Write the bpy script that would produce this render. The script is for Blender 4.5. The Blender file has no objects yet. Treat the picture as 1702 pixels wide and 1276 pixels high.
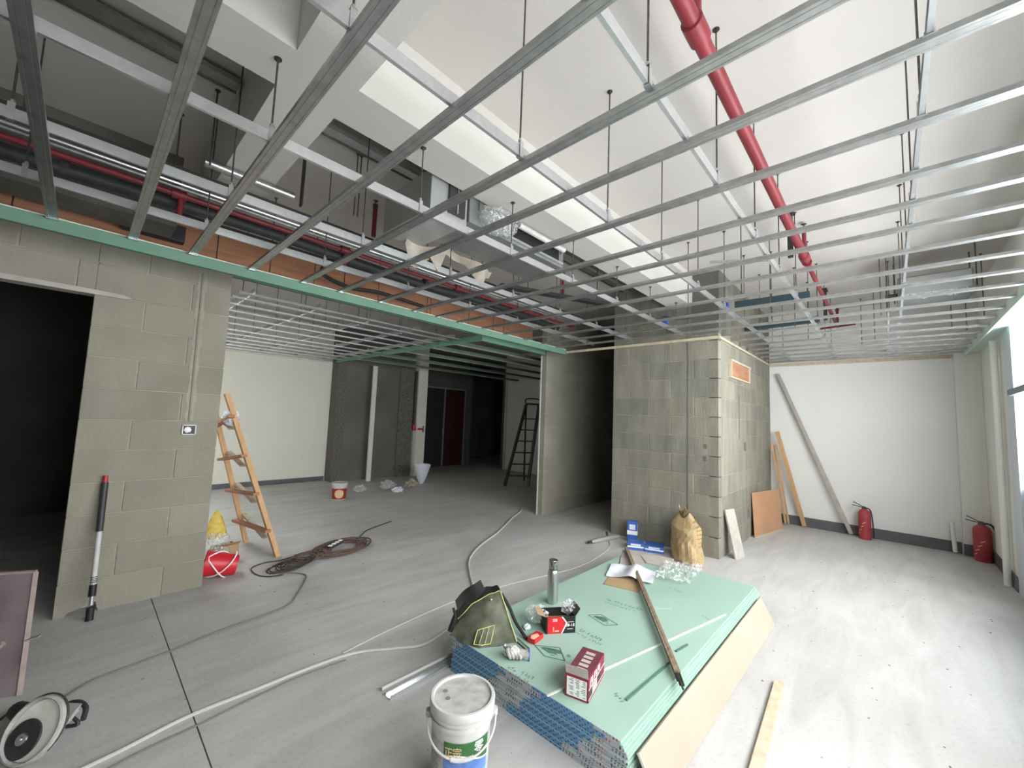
import bpy, bmesh, math, random
from mathutils import Vector, Matrix, noise as mnoise
random.seed(11)
scene = bpy.context.scene
COL = scene.collection

# ------------------------------------------------------------------ camera
FPX, CX, CY, CAMH = 668.03, 851.0, 638.0, 1.6
YAW, PITCH, ROLL = 0.752934, 0.0847891, 0.038718
_f = Vector((math.cos(PITCH)*math.cos(YAW), math.cos(PITCH)*math.sin(YAW), math.sin(PITCH)))
_r = Vector((math.sin(YAW), -math.cos(YAW), 0)); _u = _r.cross(_f)
_r2 = math.cos(ROLL)*_r + math.sin(ROLL)*_u
_u2 = -math.sin(ROLL)*_r + math.cos(ROLL)*_u
CAMP = Vector((0, 0, CAMH))
cam = bpy.data.cameras.new('camera'); camo = bpy.data.objects.new('camera', cam); COL.objects.link(camo)
cam.sensor_fit = 'HORIZONTAL'; cam.sensor_width = 36.0; cam.lens = 36.0*FPX/1702.0
cam.clip_start = 0.02; cam.clip_end = 200
M = Matrix((( _r2.x, _u2.x, -_f.x, 0), (_r2.y, _u2.y, -_f.y, 0), (_r2.z, _u2.z, -_f.z, CAMH), (0, 0, 0, 1)))
camo.matrix_world = M
scene.camera = camo

# ------------------------------------------------------------------ world, daylight, exposure
world = bpy.data.worlds.new('overcast_sky'); scene.world = world; world.use_nodes = True
wn = world.node_tree.nodes; wl = world.node_tree.links
for n in list(wn): wn.remove(n)
wo = wn.new('ShaderNodeOutputWorld'); bg = wn.new('ShaderNodeBackground')
wtc = wn.new('ShaderNodeTexCoord'); wsx = wn.new('ShaderNodeSeparateXYZ'); wr = wn.new('ShaderNodeValToRGB')
wl.new(wtc.outputs['Generated'], wsx.inputs[0]); wl.new(wsx.outputs['Z'], wr.inputs[0])
wr.color_ramp.elements[0].position = 0.0; wr.color_ramp.elements[0].color = (0.93, 0.95, 0.97, 1)
wr.color_ramp.elements[1].position = 0.6; wr.color_ramp.elements[1].color = (0.99, 0.99, 1.0, 1)
wl.new(wr.outputs[0], bg.inputs[0]); bg.inputs[1].default_value = 14.0
wl.new(bg.outputs[0], wo.inputs[0])
SLAB_TOP = 3.72
def portal(name, loc, rot, sx, sy):
    l = bpy.data.lights.new(name, 'AREA'); l.shape = 'RECTANGLE'; l.size = sx; l.size_y = sy
    l.cycles.is_portal = True
    o = bpy.data.objects.new(name, l); o.location = loc; o.rotation_euler = rot; COL.objects.link(o)
    return o
portal('window_portal', (3.42, -1.12, 1.95), (math.radians(90), 0, 0), 6.8, 1.8)
portal('added_light_well_portal', (.43, 7.15, SLAB_TOP), (0, 0, 0), .64, 4.6)  # sky portal over the light well added to brighten the next room
scene.view_settings.view_transform = 'Standard'; scene.view_settings.look = 'None'
scene.view_settings.gamma = 1.0; scene.view_settings.use_curve_mapping = False
scene.view_settings.exposure = 0.25

# ------------------------------------------------------------------ pixel helpers: a pixel is only a direction
def ray(x, y): return _r2*((x-CX)/FPX) - _u2*((y-CY)/FPX) + _f
def G(x, y, z=0.0): d = ray(x, y); return CAMP + d*((z-CAMH)/d.z)
def PX(x, y, X): d = ray(x, y); return CAMP + d*(X/d.x)
def PY(x, y, Y): d = ray(x, y); return CAMP + d*(Y/d.y)

# ------------------------------------------------------------------ materials
MATS = {}
def mat(name, c, rough=.6, metal=0., c2=None, sc=8., mix=.5, bump=0., bsc=60., spec=.5, stretch=None, detail=4., c3=None):
    m = bpy.data.materials.new(name); m.use_nodes = True; MATS[name] = m
    nt = m.node_tree; b = nt.nodes['Principled BSDF']
    b.inputs['Base Color'].default_value = (*c, 1); b.inputs['Roughness'].default_value = rough
    b.inputs['Metallic'].default_value = metal; b.inputs['Specular IOR Level'].default_value = spec
    tc = mp = None
    if c2 or bump:
        tc = nt.nodes.new('ShaderNodeTexCoord'); mp = nt.nodes.new('ShaderNodeMapping')
        geo = nt.nodes.new('ShaderNodeNewGeometry')
        nt.links.new(geo.outputs['Position'], mp.inputs[0])
        if stretch: mp.inputs['Scale'].default_value = stretch
    if c2:
        n = nt.nodes.new('ShaderNodeTexNoise'); n.inputs['Scale'].default_value = sc; n.inputs['Detail'].default_value = detail
        r = nt.nodes.new('ShaderNodeValToRGB')
        r.color_ramp.elements[0].position = mix-.22; r.color_ramp.elements[1].position = mix+.22
        r.color_ramp.elements[0].color = (*c, 1); r.color_ramp.elements[1].color = (*c2, 1)
        if c3: e = r.color_ramp.elements.new(min(mix+.3, .98)); e.color = (*c3, 1)
        nt.links.new(mp.outputs[0], n.inputs['Vector']); nt.links.new(n.outputs[0], r.inputs[0]); nt.links.new(r.outputs[0], b.inputs['Base Color'])
    if bump:
        n2 = nt.nodes.new('ShaderNodeTexNoise'); n2.inputs['Scale'].default_value = bsc; n2.inputs['Detail'].default_value = 5
        bp = nt.nodes.new('ShaderNodeBump'); bp.inputs['Strength'].default_value = bump; bp.inputs['Distance'].default_value = .02
        nt.links.new(mp.outputs[0], n2.inputs['Vector']); nt.links.new(n2.outputs[0], bp.inputs['Height']); nt.links.new(bp.outputs[0], b.inputs['Normal'])
    return m
def S(r, g, b):   # sRGB 0-255 to linear
    f = lambda v: (v/255/12.92) if v/255 <= .04045 else ((v/255+.055)/1.055)**2.4
    return (f(r), f(g), f(b))

def floor_material():
    m = bpy.data.materials.new('dusty_concrete_floor'); m.use_nodes = True; MATS['floor'] = m
    nt = m.node_tree; b = nt.nodes['Principled BSDF']; L = nt.links
    geo = nt.nodes.new('ShaderNodeNewGeometry')
    def nz(scale, detail, st=(1, 1, 1), rz=0., dist=0.):
        mp = nt.nodes.new('ShaderNodeMapping'); mp.inputs['Scale'].default_value = st; mp.inputs['Rotation'].default_value = (0, 0, rz)
        n = nt.nodes.new('ShaderNodeTexNoise'); n.inputs['Scale'].default_value = scale; n.inputs['Detail'].default_value = detail
        n.inputs['Distortion'].default_value = dist
        L.new(geo.outputs['Position'], mp.inputs[0]); L.new(mp.outputs[0], n.inputs['Vector']); return n
    def ramp(n, p0, c0, p1, c1):
        r = nt.nodes.new('ShaderNodeValToRGB'); r.color_ramp.elements[0].position = p0; r.color_ramp.elements[0].color = (*c0, 1)
        r.color_ramp.elements[1].position = p1; r.color_ramp.elements[1].color = (*c1, 1); L.new(n.outputs[0], r.inputs[0]); return r
    def mul(a, bb, f=1.):
        x = nt.nodes.new('ShaderNodeMix'); x.data_type = 'RGBA'; x.blend_type = 'MULTIPLY'; x.inputs[0].default_value = f
        L.new(a, x.inputs[6]); L.new(bb, x.inputs[7]); return x.outputs[2]
    a = ramp(nz(.7, 6, (1, 1, 1), 0, .6), .35, S(182, 181, 179), .65, S(198, 198, 196))
    s1 = ramp(nz(2.2, 8, (.5, 2.6, 1), .5, 1.2), .34, (.87, .87, .865), .60, (1, 1, 1))
    s2 = ramp(nz(38, 3), .30, (.86, .855, .85), .48, (1, 1, 1))
    sp = ramp(nz(9, 2), .22, (.72, .715, .70), .29, (1, 1, 1))
    o = mul(a.outputs[0], s1.outputs[0]); o = mul(o, s2.outputs[0], .6); o = mul(o, sp.outputs[0], .6)
    L.new(o, b.inputs['Base Color'])
    rr = ramp(nz(1.6, 5, (.6, 2, 1), .5), .3, (.42, .42, .42), .7, (.72, .72, .72)); L.new(rr.outputs[0], b.inputs['Roughness'])
    bp = nt.nodes.new('ShaderNodeBump'); bp.inputs['Strength'].default_value = .25; bp.inputs['Distance'].default_value = .01
    L.new(nz(25, 8).outputs[0], bp.inputs['Height']); L.new(bp.outputs[0], b.inputs['Normal'])
    return m
floor_material()

mat('slab', S(203, 198, 193), .9, c2=S(196, 191, 186), sc=1.1, bump=.12, bsc=90)
mat('beam', S(206, 203, 197), .9, c2=S(199, 196, 190), sc=1.3, bump=.08, bsc=70)
mat('concrete_and_shade', S(118, 113, 106), .95, c2=S(92, 88, 82), sc=3, bump=.4, bsc=40)  # dark wall details; also the painted shadow of the left beam
mat('white_wall', S(234, 234, 230), .85, c2=S(229, 229, 225), sc=1.2, bump=.05, bsc=80)
mat('back_white', S(228, 225, 213), .85, c2=S(222, 219, 207), sc=1.2)
mat('skirting', S(96, 96, 100), .5, c2=S(84, 84, 88), sc=14)
for i, (a, b_) in enumerate((((152, 148, 134), (136, 132, 119)), ((155, 151, 137), (139, 135, 122)), ((148, 144, 131), (132, 129, 116)))):
    mat('block%d' % i, S(*a), .95, c2=S(*b_), sc=2.2, bump=.3, bsc=30, stretch=(1.2, 1.2, .8), detail=8, c3=S(176, 173, 162))
for i, (a, b_) in enumerate((((146, 142, 129), (120, 117, 105)), ((150, 146, 132), (126, 122, 110)), ((140, 137, 125), (114, 111, 100)))):
    mat('streak%d' % i, S(*a), .95, c2=S(*b_), sc=3.2, bump=.35, bsc=30, stretch=(2.2, 2.2, .55), detail=9, mix=.5, c3=S(96, 93, 84))
mat('mortar', S(170, 166, 152), .95, c2=S(146, 142, 129), sc=4, bump=.5, bsc=50)
mat('rough_concrete', S(126, 122, 114), .95, c2=S(84, 81, 76), sc=28, bump=1.0, bsc=34)
mat('grey_render', S(112, 111, 105), .95, c2=S(96, 95, 90), sc=1.8, bump=.2, bsc=30)
mat('galv', S(190, 191, 190), .36, .92, c2=S(166, 168, 168), sc=22, bump=.05, bsc=60, detail=6)
mat('galv_bright', S(214, 216, 218), .30, .85, c2=S(200, 203, 206), sc=30)
mat('conduit_steel', S(170, 170, 168), .5, .6, c2=S(140, 140, 138), sc=20)
mat('rod', S(120, 118, 114), .45, .9, c2=S(90, 88, 84), sc=40)
mat('steel_dark', S(74, 72, 70), .5, .7)
mat('red_pipe', S(138, 46, 54), .45, 0., c2=S(120, 38, 46), sc=6)
mat('green_board', S(108, 143, 124), .8, c2=S(98, 132, 114), sc=3)
mat('green_dark', S(98, 132, 112), .75, c2=S(88, 122, 102), sc=4)
mat('green_trough', S(120, 166, 138), .8, c2=S(110, 154, 128), sc=4)
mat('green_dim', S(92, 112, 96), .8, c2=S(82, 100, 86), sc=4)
mat('gypsum', S(226, 224, 216), .9, c2=S(208, 206, 196), sc=20)
mat('mint', S(196, 216, 207), .7, c2=S(188, 209, 199), sc=3)
mat('plywood', S(182, 132, 102), .75, c2=S(156, 108, 80), sc=3.5, stretch=(.6, 1, 6), detail=8, c3=S(196, 148, 116))
mat('pine', S(210, 170, 126), .65, c2=S(188, 146, 102), sc=5, stretch=(4, 4, .5), detail=7)
mat('pine_pale', S(208, 196, 174), .7, c2=S(182, 166, 140), sc=7, stretch=(3, 3, .6), detail=7)
mat('old_wood', S(146, 130, 108), .85, c2=S(112, 98, 80), sc=12, stretch=(1, 4, 1), detail=8, bump=.3)
mat('greywood', S(186, 180, 172), .8, c2=S(164, 158, 150), sc=9, detail=6)
mat('hardboard', S(190, 148, 116), .75, c2=S(176, 134, 102), sc=2)
mat('sheet_green', S(154, 181, 168), .8, c2=S(145, 173, 159), sc=1.6)
mat('sheet_edge', S(166, 198, 184), .8, c2=S(140, 172, 158), sc=3)
mat('sheet_beige', S(186, 163, 147), .85, c2=S(179, 155, 139), sc=2)
mat('ink_green', S(78, 116, 104), .8)
mat('ink_light', S(104, 140, 127), .8)
mat('white_plastic', S(206, 205, 203), .4, c2=S(188, 187, 184), sc=14, detail=8)
mat('lid_dust', S(190, 188, 186), .7, c2=S(158, 155, 152), sc=24, detail=8)
mat('grey_dot', S(120, 118, 116), .7)
mat('lab_green', S(62, 116, 62), .5, c2=S(44, 88, 50), sc=30)
mat('lab_blue', S(72, 106, 176), .5, c2=S(110, 146, 206), sc=18)
mat('lab_sky', S(96, 164, 214), .5, c2=S(150, 196, 224), sc=10)
mat('red', S(178, 36, 44), .45)
mat('red_bright', S(200, 34, 46), .4)
mat('ext_red', S(172, 66, 74), .5, c2=S(150, 50, 60), sc=9)
mat('peach', S(226, 186, 150), .6)
mat('white', S(240, 240, 238), .6)
mat('black', S(26, 26, 28), .5)
mat('black_rubber', S(34, 36, 38), .6, c2=S(52, 54, 54), sc=20)
mat('charcoal', S(52, 50, 54), .5)
mat('canvas', S(110, 112, 96), .9, c2=S(70, 72, 58), sc=11, bump=.3, bsc=250, detail=6)
mat('canvas_dark', S(48, 48, 44), .9, c2=S(34, 34, 32), sc=9)
mat('yellow_trim', S(196, 200, 128), .8)
mat('stainless', S(196, 197, 199), .32, 1.)
mat('stainless_cap', S(190, 186, 186), .2, 1.)
mat('glove', S(214, 210, 206), .95, c2=S(140, 136, 132), sc=26, mix=.55, bump=.4, bsc=160)
mat('glove_blue', S(70, 110, 190), .8)
mat('maroon', S(142, 40, 60), .5, c2=S(122, 30, 50), sc=10)
mat('maroon_top', S(112, 56, 68), .6, c2=S(90, 44, 56), sc=10)
mat('carton', S(176, 150, 116), .85, c2=S(160, 134, 102), sc=6)
mat('paper', S(226, 228, 236), .8, c2=S(206, 209, 220), sc=12)
mat('ink', S(120, 122, 140), .8)
mat('sack', S(188, 166, 126), .8, c2=S(162, 138, 98), sc=8, bump=.4, bsc=30)
mat('sack_print', S(150, 116, 74), .8)
mat('cord_grey', S(112, 110, 106), .6)
mat('cord_dark', S(62, 56, 54), .6)
mat('cord_brown', S(104, 84, 76), .6)
mat('cord_white', S(188, 186, 182), .6)
mat('blue_box', S(58, 104, 186), .5, c2=S(48, 90, 170), sc=8)
mat('aqua_dark', S(46, 66, 74), .6)
mat('purple_panel', S(134, 122, 124), .5, c2=S(104, 92, 95), sc=5, detail=8)
mat('pink_edge', S(172, 156, 150), .7, c2=S(150, 132, 126), sc=14)
mat('yellow_bag', S(222, 196, 96), .6, c2=S(190, 158, 66), sc=26)
mat('fan_grey', S(150, 152, 150), .5, .6, c2=S(134, 136, 135), sc=6)
mat('fan_light', S(176, 178, 176), .45, .5)
mat('cloth', S(190, 182, 168), .95, c2=S(158, 148, 132), sc=10, bump=.3, bsc=60)
mat('shutter', S(56, 52, 52), .6, .3)
mat('door_dark', S(70, 40, 36), .5, c2=S(56, 30, 28), sc=3)
mat('frame_grey', S(168, 164, 158), .45, .4)
mat('window_frame', S(206, 216, 226), .4, .1)
mat('spandrel', S(196, 204, 214), .35)
mat('frame_dark', S(110, 118, 130), .4, .3)
mat('brown_label', S(150, 52, 34), .5)
mat('debris', S(120, 116, 110), .9)

def glass(name, tint, fac, rough=.02):
    m = bpy.data.materials.new(name); m.use_nodes = True; MATS[name] = m; nt = m.node_tree
    for n in list(nt.nodes): nt.nodes.remove(n)
    o = nt.nodes.new('ShaderNodeOutputMaterial'); t = nt.nodes.new('ShaderNodeBsdfTransparent'); g = nt.nodes.new('ShaderNodeBsdfGlossy')
    mx = nt.nodes.new('ShaderNodeMixShader'); t.inputs[0].default_value = (*tint, 1); g.inputs['Roughness'].default_value = rough
    mx.inputs[0].default_value = fac
    nt.links.new(t.outputs[0], mx.inputs[1]); nt.links.new(g.outputs[0], mx.inputs[2]); nt.links.new(mx.outputs[0], o.inputs[0])
    return m
glass('pane', (.96, .965, .96), .07)
def film(name, tint, wscale):
    m = bpy.data.materials.new(name); m.use_nodes = True; MATS[name] = m; nt = m.node_tree
    for n in list(nt.nodes): nt.nodes.remove(n)
    N = nt.nodes.new; L = nt.links.new
    o = N('ShaderNodeOutputMaterial'); t = N('ShaderNodeBsdfTransparent'); p = N('ShaderNodeBsdfPrincipled'); mx = N('ShaderNodeMixShader')
    p.inputs['Base Color'].default_value = (.85, .86, .86, 1); p.inputs['Roughness'].default_value = .12
    t.inputs[0].default_value = (*tint, 1)
    nz = N('ShaderNodeTexNoise'); nz.inputs['Scale'].default_value = wscale; nz.inputs['Detail'].default_value = 5; nz.inputs['Distortion'].default_value = 1.5
    rp = N('ShaderNodeValToRGB'); rp.color_ramp.elements[0].position = .45; rp.color_ramp.elements[0].color = (.10, .10, .10, 1)
    rp.color_ramp.elements[1].position = .62; rp.color_ramp.elements[1].color = (.62, .62, .62, 1)
    ge = N('ShaderNodeNewGeometry'); L(ge.outputs['Position'], nz.inputs['Vector']); L(nz.outputs[0], rp.inputs[0]); L(rp.outputs[0], mx.inputs[0])
    L(t.outputs[0], mx.inputs[1]); L(p.outputs[0], mx.inputs[2]); L(mx.outputs[0], o.inputs[0])
film('clear_film', (.97, .98, .98), 22)
film('milky_film', (.95, .96, .96), 40)

def tape_material():
    # printed end tape of the boards: blue ground with navy dots, pale fields with dark and red strokes (flat print)
    m = bpy.data.materials.new('printed_end_tape'); m.use_nodes = True; MATS['tape'] = m; nt = m.node_tree; L = nt.links.new; N = nt.nodes.new
    b = nt.nodes['Principled BSDF']; b.inputs['Roughness'].default_value = .6
    ge = N('ShaderNodeNewGeometry'); sx = N('ShaderNodeSeparateXYZ'); L(ge.outputs['Position'], sx.inputs[0])
    def math_(op, a, v=None, w=None):
        n = N('ShaderNodeMath'); n.operation = op
        if hasattr(a, 'links') or not isinstance(a, (int, float)): L(a, n.inputs[0])
        else: n.inputs[0].default_value = a
        if v is not None:
            if isinstance(v, (int, float)): n.inputs[1].default_value = v
            else: L(v, n.inputs[1])
        return n.outputs[0]
    y, z = sx.outputs['Y'], sx.outputs['Z']
    row = math_('FLOOR', math_('DIVIDE', z, .024))
    ysh = math_('ADD', y, math_('MULTIPLY', math_('FRACT', math_('MULTIPLY', math_('SINE', math_('MULTIPLY', math_('ADD', row, 1.), 12.9)), 43.7)), .10))
    field = math_('GREATER_THAN', math_('FRACT', math_('ADD', math_('DIVIDE', ysh, .62), math_('MULTIPLY', row, .04))), .60)
    blk = N('ShaderNodeMix'); blk.data_type = 'RGBA'; L(field, blk.inputs[0])
    blk.inputs[6].default_value = (*S(100, 144, 182), 1); blk.inputs[7].default_value = (*S(176, 180, 186), 1)
    # navy dots on a staggered lattice
    fy = math_('SUBTRACT', math_('FRACT', math_('ADD', math_('DIVIDE', y, .030), math_('MULTIPLY', math_('FLOOR', math_('DIVIDE', z, .012)), .5))), .5)
    fz = math_('SUBTRACT', math_('FRACT', math_('DIVIDE', z, .012)), .5)
    d = math_('ADD', math_('MULTIPLY', math_('MULTIPLY', fy, fy), 4.), math_('MULTIPLY', fz, fz))
    dot = math_('MULTIPLY', math_('LESS_THAN', d, .11), math_('SUBTRACT', 1., field))
    m1 = N('ShaderNodeMix'); m1.data_type = 'RGBA'; L(dot, m1.inputs[0]); L(blk.outputs[2], m1.inputs[6]); m1.inputs[7].default_value = (*S(40, 72, 116), 1)
    # strokes in the pale fields
    vy = math_('FRACT', math_('DIVIDE', ysh, .017)); vz = math_('FRACT', math_('DIVIDE', z, .024))
    st = math_('MULTIPLY', math_('LESS_THAN', vy, .45), math_('MULTIPLY', math_('GREATER_THAN', vz, .22), math_('LESS_THAN', vz, .80)))
    nz = N('ShaderNodeTexNoise'); nz.inputs['Scale'].default_value = 150; L(ge.outputs['Position'], nz.inputs['Vector'])
    st = math_('MULTIPLY', math_('MULTIPLY', st, field), math_('GREATER_THAN', nz.outputs[0], .44))
    gap = math_('LESS_THAN', math_('FRACT', math_('DIVIDE', ysh, .13)), .66)
    st = math_('MULTIPLY', st, gap)
    red = math_('LESS_THAN', math_('FRACT', math_('DIVIDE', ysh, .13)), .16)
    ic = N('ShaderNodeMix'); ic.data_type = 'RGBA'; L(red, ic.inputs[0]); ic.inputs[6].default_value = (*S(40, 42, 52), 1); ic.inputs[7].default_value = (*S(176, 50, 58), 1)
    m2 = N('ShaderNodeMix'); m2.data_type = 'RGBA'; L(st, m2.inputs[0]); L(m1.outputs[2], m2.inputs[6]); L(ic.outputs[2], m2.inputs[7])
    L(m2.outputs[2], b.inputs['Base Color'])
tape_material()

# ------------------------------------------------------------------ mesh builder
ORG = {}
class MB:
    def __init__(s): s.v = []; s.f = []
    def add(s, vs, fs):
        o = len(s.v); s.v += [Vector(p) for p in vs]; s.f += [tuple(i+o for i in f) for f in fs]; return s
    def box(s, x0, x1, y0, y1, z0, z1):
        return s.add([(x0,y0,z0),(x1,y0,z0),(x1,y1,z0),(x0,y1,z0),(x0,y0,z1),(x1,y0,z1),(x1,y1,z1),(x0,y1,z1)],
                     [(0,3,2,1),(4,5,6,7),(0,1,5,4),(1,2,6,5),(2,3,7,6),(3,0,4,7)])
    def bar(s, p0, p1, w, h, up=(0,0,1)):
        p0, p1 = Vector(p0), Vector(p1); d = (p1-p0).normalized(); up = Vector(up)
        if abs(d.dot(up)) > .99: up = Vector((1,0,0))
        a = d.cross(up).normalized()*w/2; b = a.cross(d).normalized()*h/2
        vs = [p0-a-b, p0+a-b, p0+a+b, p0-a+b, p1-a-b, p1+a-b, p1+a+b, p1-a+b]
        return s.add(vs, [(0,1,2,3),(7,6,5,4),(0,4,5,1),(1,5,6,2),(2,6,7,3),(3,7,4,0)])
    def tube(s, pts, r, n=8, cap=True):
        pts = [Vector(p) for p in pts]; rs = r if isinstance(r, (list, tuple)) else [r]*len(pts)
        base = len(s.v); prev = None
        for i, p in enumerate(pts):
            t = (pts[min(i+1, len(pts)-1)] - pts[max(i-1, 0)])
            t = t.normalized() if t.length > 1e-9 else Vector((0,0,1))
            a = prev if prev is not None else (Vector((0,0,1)) if abs(t.z) < .9 else Vector((1,0,0)))
            a = (a - t*a.dot(t)); a = a.normalized() if a.length > 1e-6 else t.orthogonal().normalized(); prev = a; b = t.cross(a)
            for k in range(n):
                th = 2*math.pi*k/n; s.v.append(p + (a*math.cos(th)+b*math.sin(th))*rs[i])
        for i in range(len(pts)-1):
            for k in range(n):
                q = base+i*n; s.f.append((q+k, q+(k+1) % n, q+n+(k+1) % n, q+n+k))
        if cap:
            s.f.append(tuple(base+k for k in reversed(range(n)))); s.f.append(tuple(base+(len(pts)-1)*n+k for k in range(n)))
        return s
    def lathe(s, prof, n=32, o=(0,0,0), cap=True):
        base = len(s.v); o = Vector(o)
        for r, z in prof:
            for k in range(n):
                th = 2*math.pi*k/n; s.v.append(o+Vector((r*math.cos(th), r*math.sin(th), z)))
        for i in range(len(prof)-1):
            for k in range(n):
                q = base+i*n; s.f.append((q+k, q+(k+1) % n, q+n+(k+1) % n, q+n+k))
        if cap:
            s.f.append(tuple(base+k for k in reversed(range(n)))); s.f.append(tuple(base+(len(prof)-1)*n+k for k in range(n)))
        return s
    def slab(s, poly, off):
        off = Vector(off); n = len(poly); P = [Vector(p) for p in poly]
        s.add(P + [p+off for p in P], [tuple(reversed(range(n))), tuple(range(n, 2*n))] + [(i, (i+1) % n, n+(i+1) % n, n+i) for i in range(n)])
        return s
    def sheet(s, nu, nv, fn):
        base = len(s.v)
        for j in range(nv+1):
            for i in range(nu+1): s.v.append(Vector(fn(i/nu, j/nv)))
        for j in range(nv):
            for i in range(nu):
                q = base+j*(nu+1)+i; s.f.append((q, q+1, q+nu+2, q+nu+1))
        return s
    def xf(s, m):
        s.v = [m @ p for p in s.v]; return s
    def build(s, name, material, parent=None, local=False, smooth=False, bevel=0., solid=0., origin=None, seg=2):
        me = bpy.data.meshes.new(name)
        if parent is not None: org = Vector((0,0,0)) if local else ORG.get(parent.name, Vector((0,0,0)))
        elif origin is not None: org = Vector(origin)
        else:
            lo = Vector([min(p[i] for p in s.v) for i in range(3)]); hi = Vector([max(p[i] for p in s.v) for i in range(3)])
            org = Vector(((lo.x+hi.x)/2, (lo.y+hi.y)/2, lo.z))
        me.from_pydata([p-org for p in s.v], [], s.f); me.update()
        if bevel or solid or True:
            bm = bmesh.new(); bm.from_mesh(me); bmesh.ops.recalc_face_normals(bm, faces=bm.faces)
            if solid: bmesh.ops.solidify(bm, geom=list(bm.faces), thickness=solid)
            if bevel:
                es = [e for e in bm.edges if len(e.link_faces) == 2 and e.calc_face_angle(0) > .5]
                bmesh.ops.bevel(bm, geom=es, offset=bevel, segments=seg, affect='EDGES', profile=.7)
            bm.to_mesh(me); bm.free()
        if smooth:
            for p in me.polygons: p.use_smooth = True
            try: me.set_sharp_from_angle(angle=math.radians(40))
            except Exception: pass
        me.materials.append(MATS[material])
        o = bpy.data.objects.new(name, me); COL.objects.link(o)
        if parent is not None: o.parent = parent; ORG[o.name] = Vector(org)
        else: o.location = org; ORG[o.name] = Vector(org)
        return o
def tag(o, label, cat, group=None, kind=None):
    o['label'] = label; o['category'] = cat
    if group: o['group'] = group
    if kind: o['kind'] = kind
    return o
def thing(name, label, cat, loc=(0,0,0), rz=0., group=None, kind=None, rot=None):
    o = bpy.data.objects.new(name, None); COL.objects.link(o); o.empty_display_size = .05
    o.location = loc; o.rotation_euler = rot if rot else (0, 0, rz); ORG[o.name] = Vector(loc)
    return tag(o, label, cat, group, kind)
def dup(o, parent=None, loc=None, rz=None):
    c = o.copy(); COL.objects.link(c)
    if parent is not None: c.parent = parent
    if loc is not None: c.location = loc
    if rz is not None: c.rotation_euler = (0, 0, rz)
    for ch in o.children: dup(ch, c)
    return c
def struct(o, label, cat): return tag(o, label, cat, None, 'structure')
def text(name, body, size, mtx, material, parent, ext=.0004, align='CENTER'):
    cu = bpy.data.curves.new(name, 'FONT'); cu.body = body; cu.size = size; cu.extrude = ext; cu.align_x = align; cu.align_y = 'CENTER'; cu.resolution_u = 3
    t = bpy.data.objects.new(name, cu); COL.objects.link(t)
    dg = bpy.context.evaluated_depsgraph_get(); me = bpy.data.meshes.new_from_object(t.evaluated_get(dg))
    bpy.data.objects.remove(t); bpy.data.curves.remove(cu)
    me.transform(mtx); me.materials.clear(); me.materials.append(MATS[material]); me.name = name
    o = bpy.data.objects.new(name, me); COL.objects.link(o); o.parent = parent
    return o
def frame(o, x, y):   # matrix with origin o, local x and y axes, z = x cross y
    x = Vector(x).normalized(); y = Vector(y); y = (y - x*y.dot(x)).normalized(); z = x.cross(y)
    return Matrix(((x.x,y.x,z.x,o[0]),(x.y,y.y,z.y,o[1]),(x.z,y.z,z.z,o[2]),(0,0,0,1)))
def smoothpath(pts, k=6):
    P = [Vector(p) for p in pts]; out = []
    for i in range(len(P)-1):
        p0 = P[max(i-1, 0)]; p1 = P[i]; p2 = P[i+1]; p3 = P[min(i+2, len(P)-1)]
        for j in range(k):
            t = j/k
            out.append(.5*((2*p1)+(p2-p0)*t+(2*p0-5*p1+4*p2-p3)*t*t+(3*p1-p0-3*p2+p3)*t**3))
    out.append(P[-1]); return out


_ORD = ('first second third fourth fifth sixth seventh eighth ninth tenth eleventh twelfth thirteenth fourteenth fifteenth sixteenth seventeenth eighteenth nineteenth twentieth').split()
def nth(i): return _ORD[i] if i < len(_ORD) else '%dth' % (i+1)

SLAB, SOF = 3.60, 3.17     # slab and beam soffit heights

# ================================================================== THE SETTING
fl = MB(); J = .541   # saw-cut joint between two pours
fl.box(-5, J-.003, -1.2, 12.5, -.12, 0); fl.box(J+.003, 14, -1.2, 12.5, -.12, 0); fl.box(-5, 14, -1.2, 12.5, -.2, -.12)
floor = struct(fl.build('floor', 'floor', origin=(0,0,0)), 'dusty grey concrete floor with saw-cut joint and scuffs', 'floor')
ce = MB().box(-5, 14, -1.2, 4.8, SLAB, SLAB+.2).box(-5, .10, 4.8, 9.5, SLAB, SLAB+.2).box(.76, 14, 4.8, 9.5, SLAB, SLAB+.2).box(-5, 14, 9.5, 12.5, SLAB, SLAB+.2)  # slab left open above the added light well
ceiling = struct(ce.build('ceiling', 'slab', origin=(0,0,SLAB)), 'bare pale concrete ceiling slab above the metal grid', 'ceiling')
struct(MB().box(-5, 5.41, 1.85, 2.13, SOF, SLAB).build('trim_1', 'beam'), 'long pale concrete ceiling beam running to the block column', 'beam')
b2 = MB().box(.51, .795, -1.0, 1.85, SOF, SLAB).box(.51, .795, 2.13, 4.12, SOF, SLAB)
struct(b2.build('trim_2', 'beam'), 'pale concrete ceiling beam crossing at right angles', 'beam')
struct(MB().box(-5, .40, 4.12, 4.45, 3.02, SLAB).build('trim_3', 'concrete_and_shade'), 'concrete beam above the left block wall, shadow put into its dark colour', 'beam')  # dark colour stands in for the unlit shadow on this beam

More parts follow.
